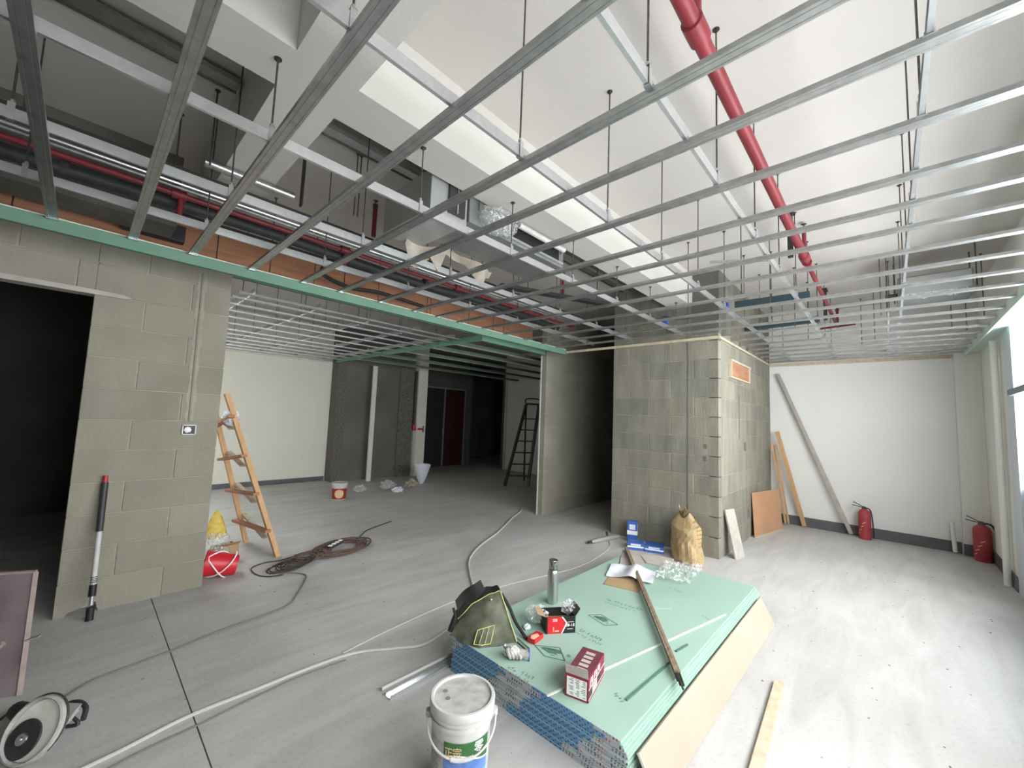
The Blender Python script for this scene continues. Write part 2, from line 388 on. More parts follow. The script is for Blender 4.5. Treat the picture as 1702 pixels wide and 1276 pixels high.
BLKMESH = {}
def block(parent, lo, hi, vi):
    vi = ('streak%d' if parent.name in ('wall_front', 'wall_side') else 'block%d') % vi
    size = tuple(round(hi[i]-lo[i], 4) for i in range(3)); key = (size, vi)
    if key not in BLKMESH:
        o = MB().box(0, size[0], 0, size[1], 0, size[2]).build('block', vi, parent, local=True, bevel=.004, seg=1); BLKMESH[key] = o.data
    else:
        o = bpy.data.objects.new('block', BLKMESH[key]); COL.objects.link(o); o.parent = parent
    o.location = Vector(lo) - ORG[parent.name]
    return o
RH, BL, JT = .245, .60, .009
def blocks(parent, axis, a0, a1, z0, z1, t0, t1, skip=None, rnd=None):
    """running-bond AAC blocks; axis 'x' or 'y' is the wall's run, t0..t1 its thickness"""
    rnd = rnd or random.Random(3); r = 0; z = z0
    while z < z1-.03:
        zt = min(z+RH-JT, z1)
        a = a0 - (BL*.5 if r % 2 else 0.)
        while a < a1-.02:
            s, e = max(a, a0), min(a+BL-JT, a1)
            if e-s > .05 and not (skip and skip(s, e, z, zt)):
                j = rnd.uniform(-.002, .002)
                if axis == 'x': block(parent, (s, t0+j, z), (e, t1+j, zt), rnd.randrange(3))
                else: block(parent, (t0+j, s, z), (t1+j, e, zt), rnd.randrange(3))
            a += BL
        z += RH; r += 1
# left block wall with doorway
WY0, WY1, WTOP = 4.51, 4.63, 2.86
wl_ = MB()
wl_.box(.26, .876, WY0+.006, WY1-.006, 0, WTOP); wl_.box(.004, .26, WY0+.006, WY1-.006, .12, WTOP)
wl_.box(-1.3, .01, WY0+.006, WY1-.006, 2.45, WTOP); wl_.box(-5, -1.3, WY0+.006, WY1-.006, 0, WTOP)
wall_left = struct(wl_.build('wall_left', 'mortar', origin=(0, WY0, 0)), 'grey aerated block wall with wide doorway and chased conduit', 'wall')
def skipL(s, e, z, zt): return (s < 0 and e > -1.29 and z < 2.4 and (s+e)/2 < 0) or (z < .1 and s < .05 and e > 0)
for a0, a1, z0 in ((0, .88, 0), (-1.3, 0, 2.45), (-2.6, -1.3, 0)):
    blocks(wall_left, 'x', a0, a1, z0, WTOP, WY0, WY1, skip=lambda s, e, z, zt: z < .1 and s < .05 and e > 0, rnd=random.Random(int(a0*10)+40))
# chipped corner block with a broken-out notch at the floor
nb = MB().slab([(.0, WY0, 0), (.055, WY0, -.0), (.075, WY0, .03), (.11, WY0, .035), (.16, WY0, .055), (.215, WY0, .07), (.222, WY0, .03), (.235, WY0, .0), (.59, WY0, 0), (.59, WY0, .236), (0, WY0, .236)], (0, WY1-WY0, 0))
nb.build('block', 'block1', wall_left)
# chase: filled slot with the conduit, wobbly edges
ch = MB()
p_top, p_bot = PY(338, 455, WY0), PY(314, 700, WY0)
n = 16
for i in range(n):
    t0_, t1_ = i/n, (i+1)/n; a = p_top.lerp(p_bot, t0_); b = p_top.lerp(p_bot, t1_)
    w0 = .030+.006*math.sin(i*2.1); ch.slab([(a.x-w0, WY0-.003, a.z), (a.x+w0, WY0-.003, a.z), (b.x+w0+.004*math.cos(i), WY0-.003, b.z), (b.x-w0, WY0-.003, b.z)], (0, .004, 0))
ch.build('chase_fill', 'mortar', wall_left)
MB().tube([(p_top.x, WY0-.003, p_top.z), (p_bot.x, WY0-.003, p_bot.z)], .009, 8).build('conduit', 'block2', wall_left, smooth=True)
# timber lintel strip over the doorway
l0, l1 = PY(0, 452, WY0), PY(197, 484, WY0)
lin = MB().slab([(-1.4, WY0-.012, 2.43), (.17, WY0-.012, 2.44), (.22, WY0-.012, 2.455), (.16, WY0-.012, 2.47), (.02, WY0-.012, 2.475), (-1.4, WY0-.012, 2.475)], (0, .13, 0))
lin.build('lintel', 'greywood', wall_left)

# plywood header above the wall line
hdr = struct(MB().box(-3, 5.41, 4.62, 4.64, 2.86, 3.34).build('trim_4', 'concrete_and_shade', origin=(0,4.62,2.86)), 'header of reddish plywood panels above the wide opening', 'header')
x = -2.9
while x < 5.35:
    MB().box(x, min(x+1.21, 5.40), 4.600, 4.618, 2.905, 3.30).build('panel', 'plywood', hdr); x += 1.22
MB().box(.885, 5.40, 4.585, 4.60, 2.855, 2.91).build('edge_strip', 'green_dark', hdr)

# green fascia board that closes the new ceiling's edge
fas = struct(MB().box(-3, 5.40, 3.862, 3.874, 2.678, 2.760).build('trim_5', 'green_board', origin=(0,3.86,2.678)), 'long green plasterboard fascia strip along the ceiling grid', 'fascia')
MB().box(-3, 5.40, 3.858, 3.880, 2.760, 2.766).build('top_edge', 'gypsum', fas)
MB().box(-3, 5.40, 3.874, 3.90, 2.678, 2.690).build('return_lip', 'green_dark', fas)

# corridor wall (pier), its end faces the room
PYA, PYB = 4.27, 4.39
wp = struct(MB().box(5.416, 9.2, PYA+.006, PYB-.006, 0, SLAB).build('wall_pier', 'mortar', origin=(5.41,PYA,0)), 'grey block wall receding into the dark corridor', 'wall')
blocks(wp, 'x', 5.41, 8.6, 0, 2.95, PYA, PYB, rnd=random.Random(5))
MB().box(5.403, 5.41, PYB-.02, PYB+.004, 0, 2.70).build('corner_bead', 'gypsum', wp)

# block room: front wall and side wall
BX, BY = 5.41, 1.53
wf = struct(MB().box(BX+.006, BX+.12, BY+.12, 2.986, 0, SLAB).build('wall_front', 'mortar', origin=(BX,BY,0)), 'front face of the grey block room beside the corridor', 'wall')
blocks(wf, 'y', BY+.005, 2.99, 0, SLAB, BX, BX+.12, rnd=random.Random(8))
MB().slab([(BX-.003, 1.900, 0), (BX-.003, 1.918, 0), (BX-.003, 1.914, 3.5), (BX-.003, 1.902, 3.5)], (.004, 0, 0)).build('chase_fill', 'concrete_and_shade', wf)
for (u_, v_) in ((1171, 762), (1172, 742)):
    q_ = PX(u_, v_, BX); MB().box(BX-.002, BX+.002, q_.y-.02, q_.y+.02, q_.z-.03, q_.z+.03).build('box_recess', 'concrete_and_shade', wf)
ws = struct(MB().box(BX+.12, 8.37, BY+.006, BY+.114, 0, SLAB).build('wall_side', 'mortar', origin=(BX,BY,0)), 'sunlit side face of the grey block room', 'wall')
blocks(ws, 'x', BX+.13, 8.36, 0, SLAB, BY, BY+.12, rnd=random.Random(9))
MB().tube([(BX+.92, BY-.001, 2.05), (BX+.92, BY-.001, 1.42)], .006, 6).build('conduit', 'concrete_and_shade', ws)
for (u_, v_) in ((1238, 742), (1244, 853)):
    q_ = PY(u_, v_, BY); MB().box(q_.x-.05, q_.x+.05, BY-.003, BY+.002, q_.z-.06, q_.z+.06).build('box_recess', 'concrete_and_shade', ws)
# plywood-boxed service hole high in the side wall
pa, pb = PY(1213, 600, BY), PY(1243, 640, BY)
hb = MB(); hx0, hx1, hz0, hz1 = pa.x, pb.x, PY(1213, 625, BY).z, pa.z
hatch = thing('service_hatch', 'plywood-lined square service hole high on the block wall', 'hatch', (hx0, BY, hz0))
MB().box(hx0, hx1, BY-.012, BY+.02, hz0, hz1).build('back_panel', 'plywood', hatch)
MB().box(hx0-.03, hx1+.05, BY-.035, BY+.01, hz1, hz1+.025).box(hx0-.03, hx1+.02, BY-.03, BY+.01, hz0-.02, hz0).box(hx0-.03, hx0, BY-.03, BY+.01, hz0, hz1).box(hx1, hx1+.03, BY-.03, BY+.01, hz0-.0, hz1).build('frame', 'pine_pale', hatch)
# concrete column at the corner, above and in line with the beam
struct(MB().box(BX-.004, BX+.30, BY-.004, 1.86, 2.78, SLAB).build('trim_6', 'grey_render'), 'raw concrete column head above the block corner', 'column')

# far white wall, its pilaster and dark skirting
struct(MB().box(8.37, 8.5, -1.05, 1.53, 0, SLAB).build('wall_far', 'white_wall'), 'plain white far wall behind the fire extinguishers', 'wall')
struct(MB().box(8.29, 8.369, -.949, -.70, 0, SLAB).build('trim_7', 'white_wall'), 'shallow white pilaster in the corner by the window', 'pilaster')
struct(MB().box(8.352, 8.369, -.69, 1.52, 0, .15).build('baseboard_far', 'skirting', bevel=.003), 'dark grey skirting along the far white wall', 'skirting')
struct(MB().box(8.272, 8.289, -.94, -.70, 0, .15).build('baseboard_pilaster', 'skirting', bevel=.003), 'dark grey skirting round the corner pilaster', 'skirting')
# perimeter trim (pale timber / angle) under the grid
struct(MB().box(BX-.022, BX-.006, BY-.02, 3.856, 2.700, 2.735).build('trim_8', 'pine_pale'), 'pale timber perimeter strip over the block front and corridor', 'trim')
struct(MB().box(BX+.0, 8.35, BY-.024, BY-.005, 2.700, 2.728).build('trim_9', 'pine_pale'), 'pale timber perimeter strip along the block side', 'trim')
struct(MB().box(8.34, 8.362, -.69, BY-.03, 2.690, 2.735).build('trim_10', 'pine_pale'), 'pale timber perimeter strip on the far wall', 'trim')

# window wall
ww = MB().box(6.78, 8.37, -1.05, -.95, 0, SLAB).box(-5, 6.78, -1.05, -.95, 2.82, SLAB).box(-5, .072, -1.05, -.95, 0, 2.82)
struct(ww.build('wall_window', 'white_wall'), 'white wall around the tall window front', 'wall')
struct(MB().box(6.80, 8.28, -.949, -.935, 0, .15).build('baseboard_window', 'skirting'), 'dark grey skirting beside the window front', 'skirting')
struct(MB().box(-4.4, 8.28, -.949, -.80, 2.742, 2.80).box(-4.4, 8.28, -.815, -.80, 2.70, 2.742).build('trim_11', 'mint'), 'pale mint green bulkhead board along the window head', 'trim')
mx = [6.78-1.118*k for k in range(7)]
tiers = [(.06, 1.05), (1.10, 2.02), (2.08, 2.80)]
for k in range(6):
    a, b = mx[k+1], mx[k]
    w = thing('window_%d' % (k+1), 'tall aluminium framed window with transoms beside the far wall' if k == 0 else 'tall aluminium framed window bay outside the view', 'window', ((a+b)/2, -1.0, 0), kind='structure')
    MB().box(a+.0, a+.03, -1.05, -.94, 0, 2.82).box(b-(.36 if k == 0 else .03), b, -1.05, -.94, 0, 2.82).build('frame', 'window_frame', w)
    MB().box(a+.03, b-(.34 if k == 0 else .03), -1.04, -.90 if k == 0 else -.97, 2.02, 2.08).build('transom', 'frame_dark', w)
    MB().box(a+.03, b-.03, -1.03, -.965, 1.05, 1.10).box(a+.03, b-.03, -1.03, -.97, 0, .06).build('transom', 'window_frame', w)
    for z0, z1 in tiers: MB().box(a+.03, b-.03, -1.005, -.997, z0, z1).build('pane' if z0 > .5 else 'spandrel_panel', 'pane' if z0 > .5 else 'spandrel', w)
# vertical pipe beside the window
tag(MB().tube([(7.02, -.90, .0), (7.02, -.90, 2.69)], .03, 14).build('drain_pipe', 'white_wall', smooth=True), 'white vertical drain pipe in the corner beside the window', 'pipe')

# wall behind the camera
struct(MB().box(-5, -4.7, -1.05, 12.5, 0, SLAB).build('wall_rear', 'white_wall'), 'plain white end wall behind the viewpoint', 'wall')

# rooms beyond the openings
struct(MB().box(.84, 4.02, 9.60, 9.72, 0, SLAB).build('wall_back', 'back_white'), 'off-white plastered back wall of the next room', 'wall')
struct(MB().box(1.0, 3.98, 9.585, 9.599, 0, .10).build('baseboard_back', 'skirting'), 'dark skirting of the off-white back wall', 'skirting')
struct(MB().box(.76, .84, 4.64, 5.0, 0, SLAB).box(.76, .84, 9.4, 9.72, 0, SLAB).box(.76, .84, 5.0, 9.4, 0, .3).box(.76, .84, 5.0, 9.4, 2.9, SLAB).build('wall_partition', 'white_wall'), 'side wall of the next room with an added window to an added light well', 'wall')  # window opening added out of view to let light in
struct(MB().box(.02, .10, 4.64, 9.72, 0, SLAB+.2).box(.10, .76, 9.5, 9.6, 0, SLAB+.2).box(.10, .76, 4.64, 4.8, 0, SLAB+.2).build('wall_added_light_well', 'white_wall'), 'white walls of an added unseen light well beside the dark room', 'wall')  # invented light well, out of view, brightens the next room's back wall
w = thing('window_15', 'added unseen side window of the next room facing the light well', 'window', (.80, 7.2, .3), kind='structure')  # invented window, out of view, passes light from the added well
MB().box(.78, .82, 5.0, 5.05, .3, 2.9).box(.78, .82, 9.35, 9.4, .3, 2.9).box(.78, .82, 5.05, 9.35, .3, .35).box(.78, .82, 5.05, 9.35, 2.85, 2.9).box(.78, .82, 7.17, 7.23, .35, 2.85).build('frame', 'window_frame', w)
MB().box(.797, .803, 5.05, 7.17, .35, 2.85).build('pane', 'pane', w); MB().box(.797, .803, 7.23, 9.35, .35, 2.85).build('pane', 'pane', w)
struct(MB().box(-5, .02, 8.80, 8.92, 0, SLAB).build('wall_dark_room', 'grey_render'), 'grey wall at the back of the dark room', 'wall')
struct(MB().box(4.00, 4.22, 9.25, 9.70, 0, SLAB).build('trim_12', 'rough_concrete'), 'rough hacked concrete pillar beside the off-white wall', 'pillar')
struct(MB().box(4.22, 6.05, 9.25, 9.4, 0, SLAB).build('wall_back_grey', 'grey_render'), 'grey rendered wall behind the metal stud', 'wall')
struct(MB().box(5.60, 6.0, 9.20, 9.26, 0, SLAB).build('trim_13', 'rough_concrete'), 'hacked rough strip at the end of the grey wall', 'wall')
struct(MB().box(6.08, 6.36, 9.08, 9.4, 0, SLAB).build('trim_14', 'back_white'), 'white plastered pier beside the dark shutter', 'pier')
struct(MB().box(6.36, 9.3, 10.6, 10.72, 0, SLAB).build('wall_lobby', 'grey_render'), 'dark wall behind the lobby doors', 'wall')
struct(MB().box(9.2, 9.32, 4.39, 8.9, 0, SLAB).build('wall_lobby_side', 'white_wall'), 'plain pale wall behind the metal stepladder', 'wall')
struct(MB().box(9.2, 14, 8.9, 9.0, 0, SLAB).box(13.9, 14, -1.05, 12.5, 0, SLAB).box(8.5, 14, -1.05, -.95, 0, SLAB).box(-5, 14, 12.4, 12.5, 0, SLAB).build('wall_outer', 'grey_render'), 'outer wall enclosing the unlit rooms', 'wall')
struct(MB().box(BX+.12, 14, 2.87, 2.99, 0, SLAB).build('wall_corridor', 'grey_render'), 'dark inner side wall of the corridor', 'wall')
# metal stud in front of grey wall
tag(MB().box(4.70, 4.80, 8.93, 8.98, 0, 2.72).build('metal_stud', 'gypsum', bevel=.004), 'slim pale upright stud in front of the grey wall', 'stud')
# lobby shutter and door frames
sh = thing('roller_shutter', 'dark corrugated roller shutter in the lobby', 'shutter', (6.9, 10.4, 0))
for k in range(26): MB().box(6.40, 7.05, 10.40, 10.43, .02+k*.095, .02+k*.095+.08).build('slat', 'shutter', sh, bevel=.008, seg=1)
df = thing('lobby_door', 'dark double door with thin metal frame in the lobby', 'door', (7.9, 10.4, 0))
MB().box(7.10, 7.14, 10.38, 10.44, 0, 2.45).box(7.95, 7.99, 10.38, 10.44, 0, 2.45).box(8.80, 8.84, 10.38, 10.44, 0, 2.45).box(7.10, 8.84, 10.38, 10.44, 2.45, 2.50).build('frame', 'frame_grey', df)
MB().box(7.14, 7.95, 10.41, 10.43, 0, 2.45).build('leaf', 'charcoal', df); MB().box(7.99, 8.80, 10.41, 10.43, 0, 2.45).build('leaf', 'door_dark', df)
MB().tube([(7.92, 10.37, 1.0), (7.92, 10.37, 1.2)], .012, 8).build('handle', 'frame_grey', df)
tag(MB().tube([(9.15, 8.8, 0), (9.15, 8.8, 2.8)], .03, 10).build('riser_pipe', 'white_plastic', smooth=True), 'white riser pipe in the lobby corner', 'pipe')
# valve riser beside hacked wall
vr = thing('valve_riser', 'dark red riser pipe with valve beside the white pier', 'pipe', (6.04, 9.12, 1.1))
MB().tube([(6.04, 9.14, 1.30), (6.04, 9.14, 2.75)], .03, 10).build('pipe', 'charcoal', vr, smooth=True)
MB().tube([(6.04, 9.14, 1.18), (6.04, 9.14, 1.32)], .045, 10).tube([(6.04, 9.14, 1.22), (6.26, 9.03, 1.22)], .025, 8).build('valve_body', 'red', vr, smooth=True)
MB().tube([(6.26, 9.03, 1.14), (6.26, 9.03, 1.30)], .015, 8).build('handle', 'steel_dark', vr)

# ================================================================== CEILING GRID AND SERVICES
ZF, ZR = 2.750, 2.772      # furring underside, runner underside
def cprofile_furring():
    o = [(-.025, 0), (-.0145, 0), (-.0125, .0022), (-.0105, 0), (.0105, 0), (.0125, .0022), (.0145, 0), (.025, 0), (.025, .020), (.0185, .020), (.0185, .0187), (.0238, .0187),
         (.0238, .0014), (-.0238, .0014), (-.0238, .0187), (-.0185, .0187), (-.0185, .020), (-.025, .020)]
    return o
def extrude(profile, axis, L):
    m = MB(); P = []
    for a, z in profile: P.append((a, 0, z) if axis == 'y' else (0, a, z))
    return m.slab(P, (0, L, 0) if axis == 'y' else (L, 0, 0))
FXS = [-1.42, -1.02, -.62, -.225, .15, .485, .877, 1.285, 1.625, 2.045, 2.46, 2.78, 3.10, 3.52, 3.93, 4.345, 4.76, 5.15, 5.55, 5.945, 6.36, 6.77, 7.15, 7.53, 7.93, 8.27]
RYS = [3.31, 2.665, 1.96, 1.178, .578, -.124]
clip_proto = None
for i, X in enumerate(FXS):
    long_ = X < BX-.05
    L = 3.856+.795 if long_ else BY-.028+.795
    key = 'f%d' % long_
    if key not in BLKMESH:
        o = extrude(cprofile_furring(), 'y', L).build('furring_channel', 'galv', origin=(0,0,0)); BLKMESH[key] = o.data
    else:
        o = bpy.data.objects.new('furring_channel', BLKMESH[key]); COL.objects.link(o)
    o.location = (X, -.795, ZF+random.uniform(-.003, .003)); ORG[o.name] = Vector(o.location)
    if long_: tag(o, '%s long galvanised furring channel counted from the block room front' % nth(sum(1 for q in FXS if X < q < BX-.05)), 'ceiling channel', 'long furring channels of the ceiling grid')
    else: tag(o, '%s short galvanised furring channel counted from the far white wall' % nth(sum(1 for q in FXS if q > X)), 'ceiling channel', 'short furring channels by the block room')
    ys = [y for y in RYS if long_ or y < BY-.1]
    for y in ys + ([3.84] if long_ else [BY-.05]):
        end = y in (3.84, BY-.05)
        if clip_proto is None:
            clip_proto = MB().box(-.014, .014, -.012, .012, .018, .040).box(-.027, .027, -.016, .016, .016, .020).build('clip', 'galv_bright', o, local=True); c = clip_proto
        else:
            c = bpy.data.objects.new('clip', clip_proto.data); COL.objects.link(c); c.parent = o
        c.location = (0, y+.795, -.002 if not end else -.022)
def runner_profile():
    w, h, t = .0075, .05, .0014
    return [(-w, 0), (w, 0), (w, t), (-w+t, t), (-w+t, h-t), (w, h-t), (w, h), (-w, h)]
RUN = [(3.31, -3.0, 5.36), (2.665, -3.0, 5.36), (1.96, -3.0, 5.36), (1.178, -3.0, 8.33), (.578, -3.0, 8.33), (-.124, -3.0, 5.62), (-.035, 5.3, 8.33)]
rl = ['nearest the plywood header', 'below the conduit bundle', 'under the long concrete beam', 'running past the open plenum to the far wall', 'beside the red sprinkler pipe', 'nearest the window, long piece', 'nearest the window, short end piece']
for (y, x0, x1), w in zip(RUN, rl):
    tag(extrude(runner_profile(), 'x', x1-x0).xf(Matrix.Translation((x0, y, ZR))).build('main_runner', 'galv_bright'), 'galvanised main runner channel '+w, 'ceiling channel', 'main runners of the ceiling grid')
# hangers
HPROTO = {}
def hanger(x, y, top, grp='threaded hanger rods of the ceiling grid', zb=ZR-.004, lab=None):
    key = round(top-zb, 2)
    lab_ = lab or ('short threaded hanger rod below a concrete beam' if top < 3.3 else 'threaded hanger rod from slab to ceiling runner')
    h = top-zb
    r = thing('hanger_rod', lab_, 'hanger', (x, y, zb), random.uniform(-.15, .15), grp)
    if key in HPROTO:
        for nm, me in HPROTO[key]:
            c = bpy.data.objects.new(nm, me); COL.objects.link(c); c.parent = r
        return r
    a = MB().tube([(0, 0, .075), (0, 0, h)], .0042, 6).build('rod', 'rod', r, local=True, smooth=True)
    b = MB().lathe([(.009, h-.012), (.009, h-.003), (.017, h-.003), (.017, h)], 10).build('anchor', 'rod', r, local=True)
    c = MB().box(-.011, .011, -.0115, -.0095, 0, .075).box(-.011, .011, .0095, .0115, 0, .060).box(-.011, .011, -.0115, .0115, 0, .002).box(-.011, .011, -.0115, .004, .073, .076)
    c = c.lathe([(.008, .078), (.008, .090)], 6).lathe([(.008, .060), (.008, .070)], 6).build('clip', 'galv_bright', r, local=True)
    HPROTO[key] = [('rod', a.data), ('anchor', b.data), ('clip', c.data)]
    return r
for (y, x0, x1), w in zip(RUN[:6], ('nearest the plywood header', 'below the conduit bundle', 'under the long concrete beam', 'crossing the open plenum', 'beside the red sprinkler pipe', 'nearest the window')):
    k = -1; nk = int((x1-.1-.47)/.778)
    while .47+.778*k < x1-.1:
        X = .47+.778*k; k += 1
        top = SOF if (1.85 < y < 2.13) or (.5 < X < .8) else SLAB
        hanger(X, y, top, lab='%s hanger rod from the far end of the runner %s' % (nth(max(nk-k+1, 0)), w))
for X in (6.0, 6.8, 7.6): hanger(X, -.035, SLAB, lab='hanger rod of the short runner piece, %s from the far wall' % nth(round((7.6-X)/.8)))

# back room grid (channels run the other way)
BGY = [4.76, 5.02, 5.37, 5.77, 6.18, 6.66, 7.20, 7.61, 8.04, 8.50, 8.95, 9.38]
key = None
for y in BGY:
    if key is None:
        o = extrude([(a, z) for a, z in cprofile_furring()], 'x', 2.92).build('furring_channel', 'galv', origin=(0,0,0)); key = o.data
    else: o = bpy.data.objects.new('furring_channel', key); COL.objects.link(o)
    o.location = (.99, y, 2.755); tag(o, '%s galvanised furring channel counted from the off-white back wall' % nth(len(BGY)-1-BGY.index(y)), 'ceiling channel', 'furring channels of the next room')
for i, X in enumerate((1.12, 1.78, 2.46, 3.12, 3.74)):
    tag(extrude(runner_profile(), 'y', 4.85).xf(Matrix.Translation((X, 4.70, 2.777))).build('main_runner', 'galv_bright'), '%s galvanised runner of the next room counted from the block pier' % nth(i), 'ceiling channel', 'main runners of the next room')
    for Y in (5.2, 6.3, 7.4, 8.6): hanger(X, Y, SLAB, 'threaded hanger rods of the next room', 2.773, '%s hanger rod from the back wall on the %s next-room runner' % (nth(round((8.6-Y)/1.1)), nth(i)))
struct(MB().box(.99, 3.90, 9.565, 9.598, 2.72, 2.752).build('trim_15', 'gypsum'), 'pale perimeter strip on the off-white back wall', 'trim')
struct(MB().box(3.915, 3.93, 4.315, 9.2, 2.715, 2.805).build('trim_16', 'green_trough'), 'green plasterboard drop edge of the lobby ceiling, side piece', 'fascia')
struct(MB().box(3.915, 5.40, 4.30, 4.315, 2.715, 2.805).box(3.93, 5.40, 4.315, 4.36, 2.715, 2.725).build('trim_17', 'green_trough'), 'green plasterboard drop edge of the lobby ceiling, front piece', 'fascia')
for i, y in enumerate((4.95, 5.6, 6.4, 7.3, 8.3)):
    t = thing('ceiling_batten', '%s plasterboard batten across the lobby ceiling counted from its front edge' % nth(i), 'batten', (4.2, y, 2.74), 0, 'battens across the lobby ceiling')
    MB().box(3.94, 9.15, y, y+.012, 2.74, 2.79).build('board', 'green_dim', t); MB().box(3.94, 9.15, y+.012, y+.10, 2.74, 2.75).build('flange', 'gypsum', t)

# red sprinkler branch with couplings and uprights
zp, yp = 3.25, .54
sp = thing('sprinkler_pipe', 'dark red sprinkler pipe with upright heads above the grid', 'pipe', (1.0, yp, zp))
xr = 4.62
MB().tube([(-.4, yp, zp), (xr, yp, zp)], .034, 16).build('pipe', 'red_pipe', sp, smooth=True)
MB().tube([(xr, yp, zp), (8.1, yp, zp)], .021, 12).build('thin_pipe', 'red_pipe', sp, smooth=True)
for x in (1.62, xr): MB().tube([(x-.06, yp, zp), (x-.055, yp, zp), (x+.055, yp, zp), (x+.06, yp, zp)], [.036, .044, .044, .036], 16).build('coupling', 'red_pipe', sp, smooth=True)
MB().tube([(xr+.15, yp, zp), (xr+.24, yp, zp)], [.042, .028], 14).build('reducer', 'red_pipe', sp, smooth=True)
for x, top in ((1.62, 3.59), (4.62, 3.50), (8.08, 3.50)):
    MB().tube([(x, yp, zp), (x, yp, top)], .022 if x < 3 else .018, 12).build('upright', 'red_pipe', sp, smooth=True)
    if x > 3:
        h = MB().lathe([(.026, 0), (.026, .03), (.016, .035), (.016, .05), (.006, .055), (.006, .075), (.024, .077), (.024, .080)], 12, (x, yp, top)).build('sprinkler_head', 'rod', sp, smooth=True)
MB().bar((8.02, yp-.22, zp), (8.14, yp+.22, zp), .025, .025).build('cross_bar', 'red_pipe', sp)
for i, X in enumerate((4.30, 7.10)):
    t = thing('pipe_bracket', 'dark T-shaped pipe bracket beside the sprinkler pipe reducer' if i == 0 else 'dark T-shaped pipe bracket near the sprinkler pipe end', 'bracket', (X, .60, 3.15), 0, 'T-shaped sprinkler pipe brackets')
    MB().box(X-.02, X+.02, .585, .625, 3.16, 3.585).build('drop', 'steel_dark', t); MB().box(X-.09, X+.09, .575, .635, 3.585, 3.60).build('top_plate', 'steel_dark', t); MB().box(X-.015, X+.015, .49, .625, 3.185, 3.21).build('arm', 'steel_dark', t)

# bundle of conduits, red main and dark insulated duct in front of the header
for i, (y, z, r, m, lab) in enumerate(((3.37, 3.112, .012, 'conduit_steel', 'steel conduit, topmost of the bundle'), (3.42, 3.106, .010, 'rod', 'thin steel conduit, second in the bundle'),
        (3.475, 3.10, .010, 'galv_bright', 'thin steel conduit, third in the bundle'), (3.54, 3.10, .011, 'conduit_steel', 'dull steel conduit beside the red main'))):
    tag(MB().tube([(-3, y, z), (5.2, y, z)], r, 8).build('conduit', m, smooth=True), lab, 'conduit', 'conduits of the bundle')
tag(MB().box(-3, 5.2, 3.30, 3.34, 3.11, 3.14).build('cable_tray', 'steel_dark', bevel=.004), 'narrow dark cable tray above the conduit bundle', 'cable tray')
rm = thing('sprinkler_main', 'dark red sprinkler main along the conduit bundle', 'pipe', (0, 3.65, 3.09))
MB().tube([(-3, 3.65, 3.095), (5.3, 3.65, 3.095)], .020, 12).build('pipe', 'red_pipe', rm, smooth=True)
for x in (.35, 1.55, 2.9): MB().tube([(x-.04, 3.65, 3.095), (x+.04, 3.65, 3.095)], .035, 12).build('coupling', 'red_pipe', rm, smooth=True)
for x in (.36, 1.56): MB().tube([(x, 3.65, 3.095), (x, 3.65, 2.95)], .018, 10).build('drop', 'red_pipe', rm, smooth=True)
for x, y in ((1.62, 3.25), (3.95, 2.9)):
    u = thing('sprinkler_upright', 'short red sprinkler upright standing above the conduit bundle' if x < 2 else 'dark red sprinkler upright near the fan coil', 'sprinkler', (x, y, 3.14))
    MB().tube([(x, y, 3.137), (x, y, 3.40)], .02, 10).build('pipe', 'red_pipe', u, smooth=True); MB().lathe([(.024, 0), (.024, .03), (.008, .04), (.008, .06), (.022, .062), (.022, .065)], 10, (x, y, 3.40)).build('sprinkler_head', 'rod', u)
dk = thing('insulated_duct', 'black insulated refrigerant line sagging below the red main', 'duct', (0, 3.9, 3.0))
pts = [(x, 3.745+.012*math.sin(x*3), 3.055+.015*math.sin(x*2.2)) for x in [-3+.4*i for i in range(21)]]
MB().tube(smoothpath(pts, 4), .045, 12).build('line', 'black_rubber', dk, smooth=True)
for x in (-.2, 1.1, 2.5, 3.8): MB().tube([(x-.02, 3.745, 3.055), (x+.02, 3.745, 3.055)], .056, 10).build('strap', 'charcoal', dk)
tag(MB().tube(smoothpath([(1.5, 3.95, 3.02), (1.55, 4.1, 2.96), (1.9, 4.25, 2.95), (2.3, 4.3, 3.0), (2.9, 4.32, 2.98)], 6), .022, 8).build('flexible_hose', 'black_rubber', smooth=True), 'loose black hose curving below the bundle', 'hose')
tag(MB().box(.10, .50, 4.46, 4.56, 3.02, 3.16).build('junction_enclosure', 'charcoal', bevel=.008), 'dark grey metal enclosure by the plywood header', 'box')
# conduits tight to the slab on both sides of the cross beam
for i, (x0, x1, y, z, m, lab) in enumerate(((-3, .49, 2.84, 3.54, 'galv', 'dull conduit channel under the slab in the dark bay'), (.82, 5.3, 2.73, 3.50, 'galv_bright', 'bright conduit channel under the slab behind the long beam'))):
    t = thing('conduit_channel', lab, 'conduit', ((x0+x1)/2, y, z)); MB().box(x0, x1, y-.04, y+.04, z, z+.035).build('channel', m, t, bevel=.004)
    MB().tube([(x0, y+.07, z+.015), (x1, y+.07, z+.015)], .012, 8).build('conduit', 'rod', t)
tag(MB().tube([(.40, 3.10, 3.135), (.92, 3.10, 3.135)], .028, 10).build('conduit_offcut', 'galv', smooth=True), 'short steel conduit crossing under the beam', 'conduit')
tag(MB().bar((1.02, 3.25, 3.595), (1.02, 3.25, 3.16), .045, .012).box(.985, 1.055, 3.22, 3.28, 3.588, 3.60).build('strut_bracket', 'steel_dark'), 'dark flat strut bracket hanging above the conduit bundle', 'bracket')
